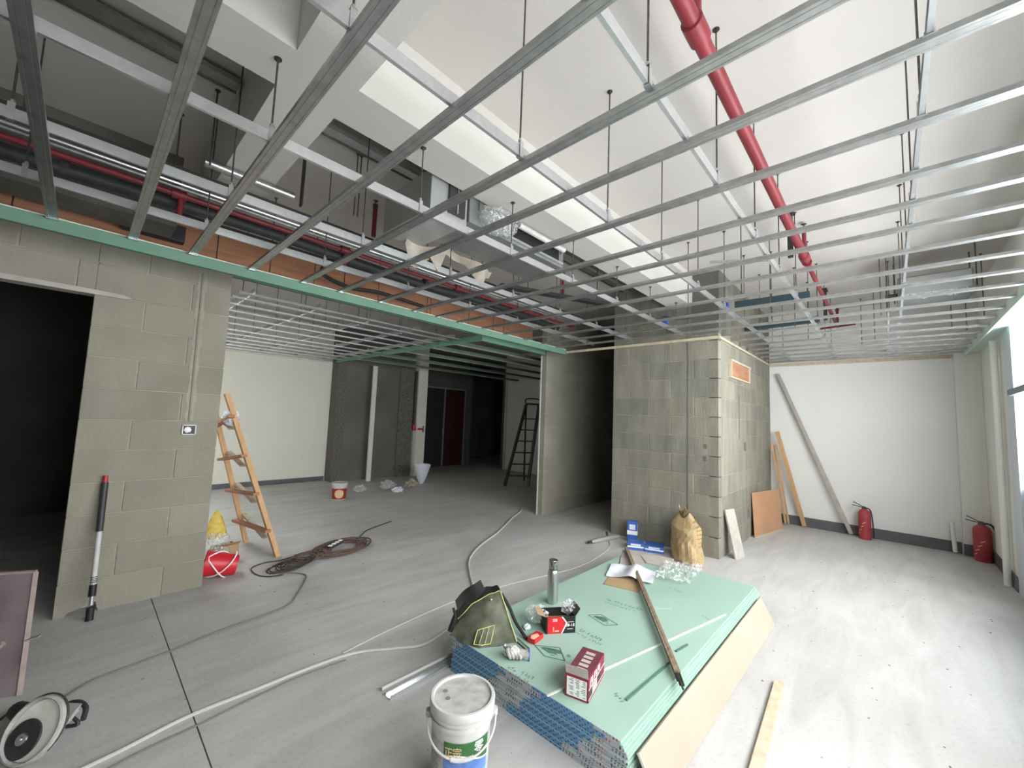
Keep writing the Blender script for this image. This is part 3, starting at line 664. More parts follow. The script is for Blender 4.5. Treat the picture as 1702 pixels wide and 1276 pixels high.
def rods(lst, lab, grp):
    for x, y, z0, z1 in lst:
        r = thing('support_rod', lab, 'rod', (x, y, z0), 0, grp); MB().tube([(0, 0, 0), (0, 0, z1-z0)], .005, 6).build('rod', 'rod', r, local=True); MB().lathe([(.016, z1-z0-.006), (.016, z1-z0)], 8).build('anchor', 'rod', r, local=True)
rods([(1.30, 2.95, 3.1, SLAB), (1.33, 2.95, 3.1, SLAB), (.42, 3.05, 3.1, SLAB), (2.2, 3.05, 3.1, SLAB), (2.25, 3.35, 3.14, SLAB), (3.0, 3.35, 3.14, SLAB), (3.8, 3.35, 3.14, SLAB), (-.35, 3.35, 3.14, SLAB), (.3, 3.5, 3.12, SLAB)], 'thin support rod above the conduit bundle', 'support rods above the conduits')
rods([(1.5, 4.2, 2.80, SLAB), (2.2, 4.2, 2.80, SLAB), (2.9, 4.25, 2.80, SLAB), (3.6, 4.25, 2.80, SLAB), (4.3, 4.25, 2.80, SLAB), (1.1, 4.2, 2.80, SLAB)], 'thin support rod in front of the plywood header', 'support rods by the header')

# ceiling fan coil by the long beam, wrapped in film
fc = thing('fan_coil_unit', 'grey ceiling fan coil unit wrapped in clear film beside long beam', 'air conditioner', (2.2, 2.4, 3.0))
MB().box(1.78, 2.92, 2.15, 2.62, 2.99, 3.22).build('body', 'fan_grey', fc, bevel=.006)
MB().box(1.46, 1.775, 2.17, 2.78, 2.96, 3.25).build('plenum_box', 'fan_light', fc, bevel=.006)
MB().box(1.60, 1.74, 2.150, 2.168, 2.99, 3.20).build('inlet', 'charcoal', fc)
MB().tube([(1.67, 2.146, 3.0), (1.67, 2.146, 3.19)], .006, 6).build('inlet_bar', 'galv_bright', fc)
MB().box(2.22, 2.84, 2.140, 2.149, 3.03, 3.16).build('outlet_slot', 'black', fc)
MB().box(2.18, 2.88, 2.12, 2.149, 3.165, 3.19).box(2.18, 2.88, 2.12, 2.149, 3.005, 3.025).build('outlet_flange', 'galv_bright', fc)
MB().tube([(2.25, 2.10, 3.13), (2.86, 2.10, 3.13)], .024, 12).build('drain_pipe', 'white_plastic', fc, smooth=True)
for x in (1.85, 2.85):
    for y in (2.13, 2.66): MB().tube([(x, y, 3.10), (x, y, SOF if y < 2.13 else SLAB)], .005, 6).build('hanger', 'rod', fc)
def blob(c, r, seed, amp=.25, nu=24, nv=14):
    def fn(u, v):
        th, ph = 2*math.pi*u, math.pi*v; d = Vector((math.cos(th)*math.sin(ph), math.sin(th)*math.sin(ph), math.cos(ph)))
        k = 1+amp*(mnoise.noise(d*2.3+Vector((seed, 0, 0)))+.6*mnoise.noise(d*6+Vector((seed, 3, 0))))
        return Vector(c)+Vector((d.x*r[0], d.y*r[1], d.z*r[2]))*k
    return fn
tag(MB().sheet(28, 16, blob((2.02, 2.09, 3.06), (.17, .10, .10), 3)).build('film_wrap', 'milky_film', smooth=True), 'crumpled clear film bunched on the fan coil unit', 'plastic film')
# hanging cloth from the unit
ctags = thing('cloth_wrap', 'beige cloth wrapping hanging below the fan coil unit', 'cloth', (1.9, 2.75, 2.9))
def cl(u, v):
    x = 1.62+.95*u; zt = 2.99-.03*math.sin(u*9); drop = .05+.13*max(0, math.sin(u*9.5+.3))**2
    return (x, 2.68+.05*math.sin(u*14)+.04*v, zt-drop*v)
MB().sheet(40, 5, cl).build('cloth', 'cloth', ctags, solid=.004)
MB().slab([(1.80, 2.70, 2.93), (1.97, 2.66, 2.94), (1.89, 2.64, 2.76)], (.004, .006, .002)).build('corner_flap', 'cloth', ctags)
# second unit by the window
f2 = thing('cassette_unit', 'grey ceiling air conditioner with loose film near the window', 'air conditioner', (6.2, -.4, 3.1))
MB().box(6.02, 6.50, -.68, -.12, 3.08, 3.30).build('body', 'fan_grey', f2, bevel=.006)
MB().box(5.99, 6.02, -.66, -.14, 3.10, 3.28).build('side_panel', 'fan_light', f2)
for y in (-.14, -.66):
    for x in (6.06, 6.46): MB().tube([(x, y+(.04 if y > -.4 else -.04), 3.12), (x, y+(.04 if y > -.4 else -.04), SLAB)], .006, 6).build('hanger', 'rod', f2)
MB().tube([(6.1, -.12, 3.13), (6.1, -.02, 3.13)], .018, 8).build('pipe_stub', 'black', f2); MB().tube([(6.2, -.12, 3.11), (6.2, -.03, 3.11)], .014, 8).build('pipe_stub', 'black', f2)
MB().sheet(16, 4, lambda u, v: (6.0-.01*v, -.64+.5*u, 3.10-.02*v-.05*v*abs(math.sin(u*7)))).build('film_strip', 'milky_film', f2, solid=.002)
rods([(6.3, -.05, 2.9, SLAB), (6.0, .02, 2.9, SLAB), (7.1, -.6, 2.9, SLAB), (6.6, -.8, 2.9, SLAB), (7.4, -.75, 2.9, SLAB), (7.6, .1, 2.9, SLAB), (7.9, .25, 2.9, SLAB)], 'thin support rod hanging near the window', 'support rods near the window')
rods([(4.05, .95, 2.82, SLAB), (4.75, .85, 2.82, SLAB), (5.2, .92, 2.82, SLAB), (5.9, .8, 2.82, SLAB), (6.6, .75, 2.82, SLAB), (4.4, 1.55, 2.82, SLAB)], 'thin support rod near the block column', 'support rods near the block column')
# dark cable ducts and brace by the column
tag(MB().bar(G(1222, 507, 3.0), G(1346, 490, 3.0), .06, .07).build('cable_duct', 'aqua_dark'), 'dark cable duct crossing above the block corner, upper one', 'duct')
tag(MB().bar(G(1238, 546, 2.92), G(1362, 530, 2.92), .06, .07).build('cable_duct', 'aqua_dark'), 'dark cable duct crossing behind the block corner, lower one', 'duct')
tag(MB().bar((3.35, .60, 2.83), (4.35, 1.30, 3.30), .025, .025).build('diagonal_brace', 'galv'), 'diagonal steel brace rising from a runner', 'brace')
for i, (x, y, z) in enumerate(((5.25, 1.40, 3.02), (5.2, 2.12, 2.95))):
    tag(MB().box(x-.03, x+.03, y-.03, y+.03, z-.02, z+.08).build('cable_clamp', 'blue_box', bevel=.006), 'small blue clamp on the upper dark cable duct' if i == 0 else 'small blue clamp on dark cables beside the column', 'clamp')
tag(MB().tube(smoothpath([(5.0, 2.35, 2.92), (5.15, 2.1, 2.99), (5.2, 1.95, 2.97), (5.28, 1.7, 3.0), (5.3, 1.5, 3.02)], 5), .016, 8).build('loose_cable', 'cord_dark', smooth=True), 'loose dark cable bundle draped in front of the column', 'cable')
tag(MB().bar((3.1, 3.15, 3.08), (4.6, 2.55, 3.10), .10, .035).build('flat_duct', 'charcoal'), 'dark flat duct slanting below the slab behind the fan coil', 'duct')

# ================================================================== THINGS ON THE FLOOR
# --- plasterboard stack: 17 sheets 1.2 x 2.44 m
SX0, SX1, SY0, SY1 = 1.745, 4.185, .868, 2.068
TH = .0122; NS = 17; ZS = NS*TH
smesh = None; tmesh = None
rs = random.Random(21)
for i in range(NS):
    top = i == NS-1
    dx, dy = (rs.uniform(-.004, .004), rs.uniform(-.006, .006)) if i < NS-3 else (0, 0)
    dy += {NS-1: .030, NS-2: .018, NS-3: .012, NS-4: .004, NS-6: .006, NS-7: -.004}.get(i, 0)
    if smesh is None:
        o = MB().box(0, 2.44, 0, 1.2, 0, TH-.0008).build('plasterboard_sheet', 'sheet_green', origin=(0,0,0), bevel=.0015, seg=1); smesh = o.data
        smesh.materials.append(MATS['sheet_edge'])
        for p in smesh.polygons:
            if abs(p.normal.z) < .5: p.material_index = 1
    else:
        o = bpy.data.objects.new('plasterboard_sheet', smesh); COL.objects.link(o)
    o.location = (SX0+dx, SY0+dy, i*TH+.0004); ORG[o.name] = Vector(o.location)
    tag(o, 'printed top sheet of the green plasterboard stack' if top else ('lowest green plasterboard sheet of the stack, on the floor' if i == 0 else '%s green plasterboard sheet of the stack counted up from the floor' % nth(i)), 'plasterboard', 'plasterboard sheets in the stack')
    if tmesh is None:
        t = MB().box(-.0012, 0, .002, 1.198, .0002, TH-.001).build('end_tape', 'tape', o, local=True); tmesh = t.data
    else:
        t = bpy.data.objects.new('end_tape', tmesh); COL.objects.link(t); t.parent = o
    if top: topsheet = o
ZS = NS*TH - .0004
def S3(x, y, dz=0.): return G(x, y, ZS+dz)
TL = topsheet.location
def mark(name, m, material):   # flat print on the top sheet
    o = m.build(name, material, topsheet); return o
def quadstrip(pts, w, closed=True):
    m = MB(); n = len(pts)
    for i in range(n if closed else n-1):
        a, b = Vector(pts[i]), Vector(pts[(i+1) % n]); d = (b-a).normalized(); q = Vector((-d.y, d.x, 0))*w/2
        m.add([a-q, b-q, b+q, a+q], [(0, 1, 2, 3)])
    return m
ZM = ZS+.0006
def emblem(pix):
    c = [G(x, y, ZM) for x, y in pix]     # left, top, right, bottom corners of the diamond
    quadstrip(c, .009).build('emblem_outline', 'ink_green', topsheet)
    l, t, r, b = c; P = lambda u, v: l + (t-l)*u + (b-l)*v   # local diamond coords
    inner = [P(.16, .16), P(.36, .10), P(.56, .10), P(.66, .34), P(.80, .20), P(.92, .30), P(.84, .62), P(.62, .62), P(.58, .80), P(.44, .66), P(.30, .70), P(.26, .44)]
    m = MB()
    for i in range(1, len(inner)-1): m.add([inner[0], inner[i], inner[i+1]], [(0, 1, 2)])
    m.build('emblem_mountain', 'ink_green', topsheet)
    quadstrip([P(.30, .80), P(.46, .86)], .008, False).build('emblem_letter', 'ink_green', topsheet)
emblem([(978, 1022), (999, 1021), (1027, 1038), (1005, 1039)])
emblem([(889, 1072), (930, 1076), (939, 1098), (905, 1090)])
def printrow(p0, p1, n, h, mname='ink_light', skip=0):
    a, b = G(*p0, ZM), G(*p1, ZM); d = (b-a); L = d.length; d.normalize(); q = Vector((-d.y, d.x, 0)); m = MB(); rr = random.Random(int(p0[0]))
    for i in range(n):
        if rr.random() < .12: continue
        s = a+d*L*(i+.5)/n; w = L/n*.62
        for _ in range(4):
            o2 = s+d*rr.uniform(-w/2, w/2)+q*rr.uniform(-h/2, h/2)
            if rr.random() < .5: m.add([o2-d*w*.34-q*h*.10, o2+d*w*.34-q*h*.10, o2+d*w*.34+q*h*.10, o2-d*w*.34+q*h*.10], [(0, 1, 2, 3)])
            else: m.add([o2-d*w*.12-q*h*.40, o2+d*w*.12-q*h*.40, o2+d*w*.12+q*h*.40, o2-d*w*.12+q*h*.40], [(0, 1, 2, 3)])
    m.build('print_row', mname, topsheet)
printrow((962, 1046), (1008, 1066), 9, .03, 'ink_green'); printrow((955, 1050), (1000, 1072), 11, .018, 'ink_green')
printrow((1008, 995), (1068, 1014), 10, .026); printrow((1006, 1000), (1056, 1016), 12, .018)
printrow((842, 1108), (895, 1130), 9, .03); printrow((836, 1112), (880, 1134), 9, .02)
printrow((1110, 975), (1135, 985), 6, .024); printrow((1165, 1022), (1180, 1030), 3, .02); printrow((1022, 1150), (1034, 1168), 4, .02)
tm = frame(G(945, 1090, ZM)-TL, (.4, -1, 0), (1, .4, 0))
text('registered_mark', '\u00ae', .035, tm, 'ink_green', topsheet)

# loose beige-faced board leaning on the stack's long side
lean = MB().slab([(1.80, .850, .158), (4.10, .850, .160), (4.02, .735, .0), (1.80, .750, .0)], (0, -.011, .0066))
lb = tag(lean.build('leaning_board', 'sheet_beige', bevel=.001, seg=1), 'beige-backed plasterboard offcut leaning against the stack long side', 'plasterboard')
MB().slab([(1.797, .850, .158), (1.797, .750, .0), (1.797, .739, .0066), (1.797, .839, .1646)], (.003, 0, 0)).build('cut_edge', 'gypsum', lb)

# white gypsum cutting strips, threaded rods, slats lying on the top sheet
def lay(name, p0, p1, w, h, m, lab, cat, dz=0., grp=None, z0=None, **k):
    zz = ZS if z0 is None else z0
    a, b = G(*p0, zz+dz+h/2), G(*p1, zz+dz+h/2); return tag(MB().bar(a, b, w, h).build(name, m, **k), lab, cat, grp)
lay('gypsum_strip', (909, 1156), (1206, 1021), .010, .006, 'gypsum', 'long thin white gypsum strip under the wooden slat', 'offcut')
lay('threaded_rod', (1041, 1163), (1113, 1101), .010, .009, 'ink_green', 'thin grey-green threaded rod lying beside the wooden slat end', 'rod')
lay('threaded_rod', (1124, 1082), (1143, 1071), .010, .009, 'ink_green', 'short grey-green rod stub on the far side of the slat', 'rod')
# green offcut sheet pieces near the far end
def piece(name, pix, th, m, lab, cat, dz=0.):
    c = [G(x, y, ZS+dz) for x, y in pix]; return tag(MB().slab(c, (0, 0, th)).build(name, m, bevel=.001, seg=1), lab, cat)
piece('board_offcut', [(1072, 988), (1108, 988), (1117, 1013), (1085, 1012)], .0095, 'sheet_green', 'small green plasterboard offcut beside the slat', 'offcut')
piece('cardboard_piece', [(1003, 971), (1012, 959), (1075, 960), (1063, 985)], .005, 'carton', 'flat brown cardboard piece under the drawing sheet', 'cardboard')
piece('hardboard_strip', [(1030, 938), (1034, 914), (1062, 918), (1072, 940)], .008, 'greywood', 'brown board piece under the slat far end', 'board')
piece('grey_offcut', [(1074, 936), (1060, 917), (1120, 930), (1112, 946)], .008, 'greywood', 'grey board offcut behind the clear film', 'offcut')
# wooden slat across the stack
wa, wb = G(1041, 910, ZS+.03), G(1126, 1118, ZS+.03)
slat = thing('timber_plank', 'long weathered wooden slat laid across the stack with splintered end', 'wood', wb)
MB().bar(wa, wb, .034, .022).build('slat', 'old_wood', slat, bevel=.002)
dd = (wb-wa).normalized()
sp_ = MB()
for k in range(5):
    s0 = wb+dd*(-.03)+Vector((-dd.y, dd.x, 0))*(.012*(k-2)/2); sp_.bar(s0, s0+dd*(.08+.035*((k*37) % 3))+Vector((0, 0, -.012)), .007, .010)
sp_.build('splintered_end', 'canvas_dark', slat)
MB().bar(wa+dd*.55-Vector((0,0,.0)), wb-dd*.12, .004, .026).build('edge_shadow_strip', 'old_wood', slat)  # thin strip added to draw a shadow gap along the slat
# drawing sheet folded over the slat
c4 = [S3(1007, 958), S3(1017, 938), S3(1090, 951), S3(1085, 973)]
def dr(u, v):
    p = (c4[1]*(1-u)+c4[2]*u)*(1-v)+(c4[0]*(1-u)+c4[3]*u)*v
    return p+Vector((0, 0, .012+.034*math.exp(-((u-.55)/.16)**2)+.006*math.sin(u*11+v*4)+.004*math.sin(v*9)))
pap = tag(MB().sheet(24, 10, dr).build('drawing_sheet', 'paper', solid=.001, smooth=True), 'folded white drawing sheet draped over the slat', 'paper')
ik = MB()
for k in range(7):
    u0, v0 = .08+.12*k, .2+.08*(k % 4)
    a, b = dr(u0, v0)+Vector((0,0,.002)), dr(min(u0+.16, .98), v0+.03)+Vector((0,0,.002)); w = Vector((0, .0015, 0)); ik.add([a-w, b-w, b+w, a+w], [(0,1,2,3)])
ik.build('print_lines', 'ink', pap)
# clear film crumpled at the far end
f0 = [S3(1084, 962), S3(1104, 936), S3(1176, 944), S3(1142, 974)]
def fm(u, v):
    p = (f0[1]*(1-u)+f0[2]*u)*(1-v)+(f0[0]*(1-u)+f0[3]*u)*v
    return p+Vector((.03*mnoise.noise(Vector((u*5, v*5, 1))), .03*mnoise.noise(Vector((u*5, v*5, 7))), .028+.03*mnoise.noise(Vector((u*7, v*6, 3)))+.018*mnoise.noise(Vector((u*17, v*15, 3)))))
tag(MB().sheet(30, 20, fm).build('plastic_film', 'clear_film', smooth=False), 'crumpled clear plastic film at the far end of the stack', 'plastic film')

# --- thermos
p = S3(918, 1001)
th = thing('thermos_flask', 'tall brushed steel thermos flask standing on the stack', 'flask', p); th.scale = (1.2, 1.2, 1.2)
MB().lathe([(.030, 0), (.034, .004), (.034, .185), (.031, .197), (.0275, .203), (.0275, .206)], 32).build('body', 'stainless', th, local=True, smooth=True)
MB().lathe([(.0265, .206), (.0265, .211)], 32).build('collar', 'black', th, local=True, smooth=True)
MB().lathe([(.0285, .211), (.029, .213), (.029, .258), (.027, .265), (.0, .266)], 32).build('cup_lid', 'stainless_cap', th, local=True, smooth=True)

# --- canvas tool bag (apron style), slumped on the stack corner
bd = S3(806, 1067)
bag = thing('tool_bag', 'dark olive canvas tool bag with yellow piping and front pocket', 'bag', bd, math.radians(-46)); bag.scale = (.92, .95, .80)
# local frame: x along camera's right, y away from the viewer, z up
prof = [(-.02, -.01, 0), (.20, 0, .0), (.215, .02, .03), (.10, .15, .27), (.055, .16, .29), (-.05, .15, .255), (-.19, .10, .12), (-.215, .06, .06)]
def bp_(u, v):   # front panel: loft between lower outline and upper outline
    lo = [Vector((-.235, .05, .02)), Vector((-.14, -.03, .0)), Vector((-.03, -.075, .0)), Vector((.09, -.045, .0)), Vector((.215, .0, .01))]
    hi = [Vector((-.20, .12, .10)), Vector((-.11, .15, .20)), Vector((.01, .165, .275)), Vector((.06, .17, .30)), Vector((.095, .16, .30))]
    def pick(A):
        t = u*4; i = min(int(t), 3); return A[i].lerp(A[i+1], t-i)
    q = pick(lo).lerp(pick(hi), v); bul = math.sin(math.pi*v)*math.sin(math.pi*u)
    return q+Vector((0, -.035*bul+.008*mnoise.noise(Vector((u*6, v*6, 0))), .012*bul+.008*mnoise.noise(Vector((u*5, v*7, 4)))))
MB().sheet(24, 16, bp_).build('front_panel', 'canvas', bag, local=True, solid=.005, smooth=True)
def bk_(u, v):
    q = bp_(u, v); return q+Vector((-.03+.02*u, .045+.05*math.sin(math.pi*u)*(.3+v), .012*math.sin(u*8)+.03*v*(1-u)))
MB().sheet(20, 12, bk_).build('back_panel', 'canvas_dark', bag, local=True, solid=.005, smooth=True)
def fp_(u, v):
    a = Vector((-.20, .14, .12)).lerp(Vector((-.02, .20, .30)), u); b = Vector((-.235, .20, .20)).lerp(Vector((-.06, .24, .36)), u)
    return a.lerp(b, v)+Vector((0, .02*math.sin(u*6), .018*math.sin(math.pi*u)*v))
MB().sheet(14, 5, fp_).build('flap', 'canvas_dark', bag, local=True, solid=.006, smooth=True)
def edge(fix, rng, nm):
    pts = [bp_(*(fix(t/20))) + Vector((0, -.010, .004)) for t in rng]
    MB().tube(pts, .0034, 6).build('piping', 'yellow_trim', bag, local=True, smooth=True)
edge(lambda t: (t, 1.), range(0, 21), 'top'); edge(lambda t: (1., t), range(0, 21), 'side')
pk = [(.40, .06), (.64, .08), (.70, .40), (.42, .36)]
def pc(u, v):
    a, b, c, d = pk; U = (a[0]*(1-u)+b[0]*u)*(1-v)+(d[0]*(1-u)+c[0]*u)*v; V = (a[1]*(1-u)+b[1]*u)*(1-v)+(d[1]*(1-u)+c[1]*u)*v
    return bp_(U, V)+Vector((0, -.014, .006))
pocket = MB().sheet(8, 8, pc).build('pocket', 'canvas', bag, local=True, solid=.004, smooth=True)
loop = [pc(0, 0), pc(.5, 0), pc(1, 0), pc(1, .5), pc(1, 1), pc(.5, 1), pc(0, 1), pc(0, .5), pc(0, 0)]
MB().tube([q+Vector((0, -.004, 0)) for q in loop], .0034, 6).build('pocket_piping', 'yellow_trim', pocket, local=True)
for u_ in (.32, .66): MB().tube([pc(u_, t/4)+Vector((0, -.004, 0)) for t in range(5)], .0022, 5).build('pocket_seam', 'yellow_trim', pocket, local=True)
MB().lathe([(.009, 0), (.007, .005), (0, .006)], 12).xf(Matrix.Translation(bp_(.60, .88)+Vector((0, -.008, .004))) @ Matrix.Rotation(math.radians(60), 4, 'X')).build('snap_button', 'stainless', bag, local=True)
MB().tube(smoothpath([(.10, .17, .28), (.16, .19, .17), (.205, .15, .08), (.25, .10, .03), (.285, .04, .012)], 5), [.012]*21, 6).build('strap', 'canvas_dark', bag, local=True, smooth=True)
MB().tube(smoothpath([(-.25, .08, .02), (-.22, .11, .10), (-.24, .16, .16)], 5), .010, 6).build('strap', 'canvas_dark', bag, local=True, smooth=True)
# two steel rods poking out of the bag
tag(MB().bar(S3(859, 1060, .012), S3(880, 1078, .004), .007, .005).build('steel_pin', 'stainless'), 'slim steel pin beside the tool bag, nearer the red matchbox', 'tool')
tag(MB().bar(S3(856, 1064, .012), S3(878, 1083, .004), .007, .005).build('steel_pin', 'steel_dark'), 'slim steel pin beside the tool bag, nearer the glove', 'tool')

# --- carton builder
def carton_at(name, lab, pbl, pbr, depth, h, mats, cat='box', z=ZS, open_=False, flap=None):
    a, b = G(*pbl, z), G(*pbr, z); w = (b-a).length; ang = math.atan2(b.y-a.y, b.x-a.x)
    t = thing(name, lab, cat, a, ang)
    return t, w
# open red and black screw box with bag inside
t, w = carton_at('screw_box', 'open red and black screw carton with film bag inside', (907, 1054), (956, 1051), .13, .09, None)
D, Hh = .135, .105
MB().box(0, w, 0, .003, 0, Hh).box(0, w, D-.003, D, 0, Hh).box(0, .003, 0, D, 0, Hh).box(w-.003, w, 0, D, 0, Hh).box(0, w, 0, D, 0, .003).build('carton', 'black', t, local=True)
MB().box(.004, w-.004, .0035, D-.004, .02, .05).build('contents', 'carton', t, local=True)
MB().slab([(.012, -.0008, .001), (w*.52, -.0008, .001), (w*.68, -.0008, Hh*.62), (w*.52, -.0008, Hh-.001), (.012, -.0008, Hh-.001)], (0, .0006, 0)).build('red_field', 'red_bright', t, local=True)
MB().slab([(w*.52, -.001, .001), (w*.56, -.001, .001), (w*.73, -.001, Hh*.62), (w*.57, -.001, Hh-.001), (w*.52, -.001, Hh-.001), (w*.68, -.001, Hh*.62)], (0, .0006, 0)).build('white_stripe', 'white', t, local=True)
fx = lambda x, z, y=-.0012: frame((x, y, z), (1, 0, 0), (0, 0, 1))
text('print', 'SSB', .022, fx(w*.30, Hh*.80), 'white', t)
text('print', '88-18', .026, fx(w*.82, Hh*.48), 'white', t)
MB().box(w*.24, w*.27, -.0014, -.001, Hh*.12, Hh*.40).box(w*.30, w*.44, -.0014, -.001, Hh*.12, Hh*.20).build('print_mark', 'peach', t, local=True)
MB().box(w*.74, w*.94, -.0014, -.001, Hh*.66, Hh*.68).box(w*.72, w*.92, -.0014, -.001, Hh*.24, Hh*.26).build('print_line', 'white', t, local=True)
MB().slab([(0, 0, Hh), (0, D, Hh), (-.05, D-.01, Hh+.015), (-.05, .02, Hh+.012)], (0, 0, .002)).build('flap', 'carton', t, local=True)
MB().slab([(w, 0, Hh), (w, D, Hh), (w+.035, D, Hh+.04), (w+.035, .01, Hh+.04)], (.002, 0, 0)).build('flap', 'charcoal', t, local=True)
pp = S3(945, 1040)
tag(MB().sheet(24, 14, blob((pp.x+.03, pp.y+.02, ZS+.115), (.055, .06, .045), 9, .35)).build('film_bag', 'milky_film', smooth=False), 'crumpled clear bag poking out of the screw carton', 'plastic bag')
pp = S3(893, 1033)
tag(MB().sheet(24, 14, blob((pp.x, pp.y, ZS+.055), (.09, .08, .05), 5, .3)).build('film_bag', 'clear_film', smooth=False), 'limp clear bag lying behind the screw carton', 'plastic bag')
pp = S3(876, 1046)
tag(MB().sheet(14, 8, blob((pp.x, pp.y, ZS+.018), (.025, .022, .017), 2, .4)).build('foil_scrap', 'paper', smooth=False), 'small crumpled pale foil scrap behind the matchbox', 'scrap')
# matchbox
t, w = carton_at('screw_packet', 'tiny red cardboard packet with torn top near the glove', (884, 1070), (899, 1058), .05, .03, None)
MB().box(0, w, -.02, .035, 0, .028).build('carton', 'red', t, local=True, bevel=.001, seg=1)
MB().slab([(.004, -.012, .0285), (w*.6, -.016, .0285), (w*.75, .01, .0285), (w*.3, .028, .0285), (.002, .01, .0285)], (0, 0, .0008)).build('torn_top', 'peach', t, local=True)
# glove
gp = S3(862, 1093)
gl = thing('work_glove', 'crumpled white knit work glove with grey palm and blue cuff', 'glove', gp, math.radians(-50))
MB().sheet(22, 12, blob((-.035, .0, .03), (.045, .035, .03), 6, .35)).build('palm', 'glove', gl, local=True, smooth=True)
for k in range(4): MB().tube(smoothpath([(-.05+.016*k, .01, .03), (-.065+.018*k, -.02, .05-.006*k), (-.05+.02*k, -.036, .026), (-.045+.018*k, -.028, .010)], 4), [.012, .0125, .0125, .012, .012, .0125, .012, .012, .0115, .011, .010, .009, .007], 8).build('finger', 'glove', gl, local=True, smooth=True)
MB().tube(smoothpath([(-.06, .02, .03), (-.085, .03, .045), (-.08, .01, .06)], 4), [.013, .013, .013, .012, .012, .011, .010, .009, .007], 8).build('thumb', 'glove', gl, local=True, smooth=True)
def cuff(u, v):
    th = 2*math.pi*u; r = .026+.010*v+.003*math.sin(th*3); return (0.0+.06*v, r*math.cos(th), .022+r*.75*math.sin(th)+.003*math.sin(v*7))
MB().sheet(18, 6, cuff).build('cuff', 'glove', gl, local=True, smooth=True, solid=.003)
MB().tube([(.062, .037*math.cos(k*math.pi/9), .022+.028*math.sin(k*math.pi/9)) for k in range(19)], .0035, 6).build('cuff_band', 'glove_blue', gl, local=True)
# maroon carton
a = S3(978, 1170); b = S3(1004, 1121)
t = thing('screw_carton', 'maroon screw carton with white list panel and open end flap', 'box', a, math.atan2(b.y-a.y, b.x-a.x))
L_ = (b-a).length; Wd, Hh = .125, .112
# local x runs along the long side away from the viewer, local y to the viewer's left
MB().box(0, L_, 0, Wd, 0, Hh).build('carton', 'maroon', t, local=True, bevel=.0015, seg=1)
MB().box(.004, L_-.002, .004, Wd-.004, Hh, Hh+.0012).build('top_face', 'maroon_top', t, local=True)
MB().slab([(0, .004, Hh), (0, Wd-.004, Hh), (-.005, Wd-.002, Hh+.042), (-.004, .006, Hh+.046)], (.002, 0, 0)).build('end_flap', 'greywood', t, local=True)
pnl = MB().box(-.0012, 0, .010, Wd-.010, .010, Hh-.014).build('list_panel', 'white', t, local=True)
m = MB(); rr = random.Random(4)
for k in range(11):
    z = .018+k*.0073
    for y0 in (.016, .048, .080):
        if rr.random() < .85: m.box(-.0018, -.0012, y0, y0+rr.uniform(.010, .026), z, z+.0022)
m.build('list_print', 'charcoal', t, local=True)
m = MB()
for k in range(6): m.box(.02+k*.030, .036+k*.030, -.0008, 0, Hh*.66, Hh*.92) if k % 2 else m.slab([(.02+k*.03, 0, Hh*.62), (.028+k*.03, 0, Hh*.62), (.042+k*.03, 0, Hh*.94), (.032+k*.03, 0, Hh*.94)], (0, -.0008, 0))
m.box(.0, L_, -.0008, 0, Hh*.54, Hh*.57).box(0, L_, -.0008, 0, Hh*.12, Hh*.14)
m.build('side_print', 'white', t, local=True)
MB().box(.005, .05, -.0008, 0, Hh*.2, Hh*.5).box(L_*.55, L_*.75, -.0008, 0, Hh*.24, Hh*.52).build('side_picture', 'charcoal', t, local=True)
MB().box(.06, L_*.5, -.0008, 0, Hh*.16, Hh*.5).build('side_label', 'greywood', t, local=True)
m = MB()
for k in range(5): m.box(.05+k*.04, .075+k*.04, Wd*.3, Wd*.7, Hh+.0012, Hh+.0018)
m.build('top_print', 'greywood', t, local=True)

# --- white paint bucket in front of the stack
def bucket(name, lab, c, r, h, body, lid, sc=1.):
    t = thing(name, lab, 'bucket', c)
    MB().lathe([(r*.86, 0), (r*.88, .004), (r*.97, h*.80), (r*1.03, h*.80), (r*1.03, h*.83), (r*.98, h*.83), (r*.985, h*.87), (r*1.04, h*.87), (r*1.04, h*.90), (r*1.0, h*.90), (r*1.0, h*.95)], 48).build('body', body, t, local=True, smooth=True)
    MB().lathe([(r*1.045, h*.90), (r*1.06, h*.915), (r*1.06, h*.985), (r*1.03, h), (r*.95, h), (r*.93, h*.975)], 48, cap=False).build('lid_rim', 'white_plastic', t, local=True, smooth=True)
    MB().lathe([(r*.935, h*.955), (r*.935, h*.976)], 48).build('lid', lid, t, local=True)
    return t
BC = Vector((1.272, 1.418, 0)); BR, BH = .135, .375
bk = bucket('paint_bucket', 'white plastic paint bucket with dusty lid and green-blue label', BC, BR, BH, 'white_plastic', 'lid_dust')
bang = math.atan2(-BC.y, -BC.x)   # toward the viewer
def onwall(a, z, off=.0012):
    rr_ = BR*(.88+(.97-.88)*z/(BH*.80))+off; return Vector((rr_*math.cos(a), rr_*math.sin(a), z))
def wrap(nm, a0, a1, zf0, zf1, m, off=.0012, n=24):
    MB().sheet(n, 4, lambda u, v: onwall(a0+(a1-a0)*u, zf0(u)+(zf1(u)-zf0(u))*v, off)).build(nm, m, bk, local=True, smooth=True)
A0, A1 = bang-.55, bang+1.05
wrap('label_sky', A0, A1, lambda u: .02, lambda u: .15, 'lab_sky'); wrap('label_blue', A0, A1, lambda u: .14+.015*math.sin(u*5), lambda u: .195+.02*math.sin(u*4+.5), 'lab_blue', .0018)
wrap('label_green', A0, A1, lambda u: .192+.02*math.sin(u*4+.5), lambda u: .262, 'lab_green', .0018)
wrap('label_line', A0, A1, lambda u: .189+.02*math.sin(u*4+.5), lambda u: .196+.02*math.sin(u*4+.5), 'white', .0024)
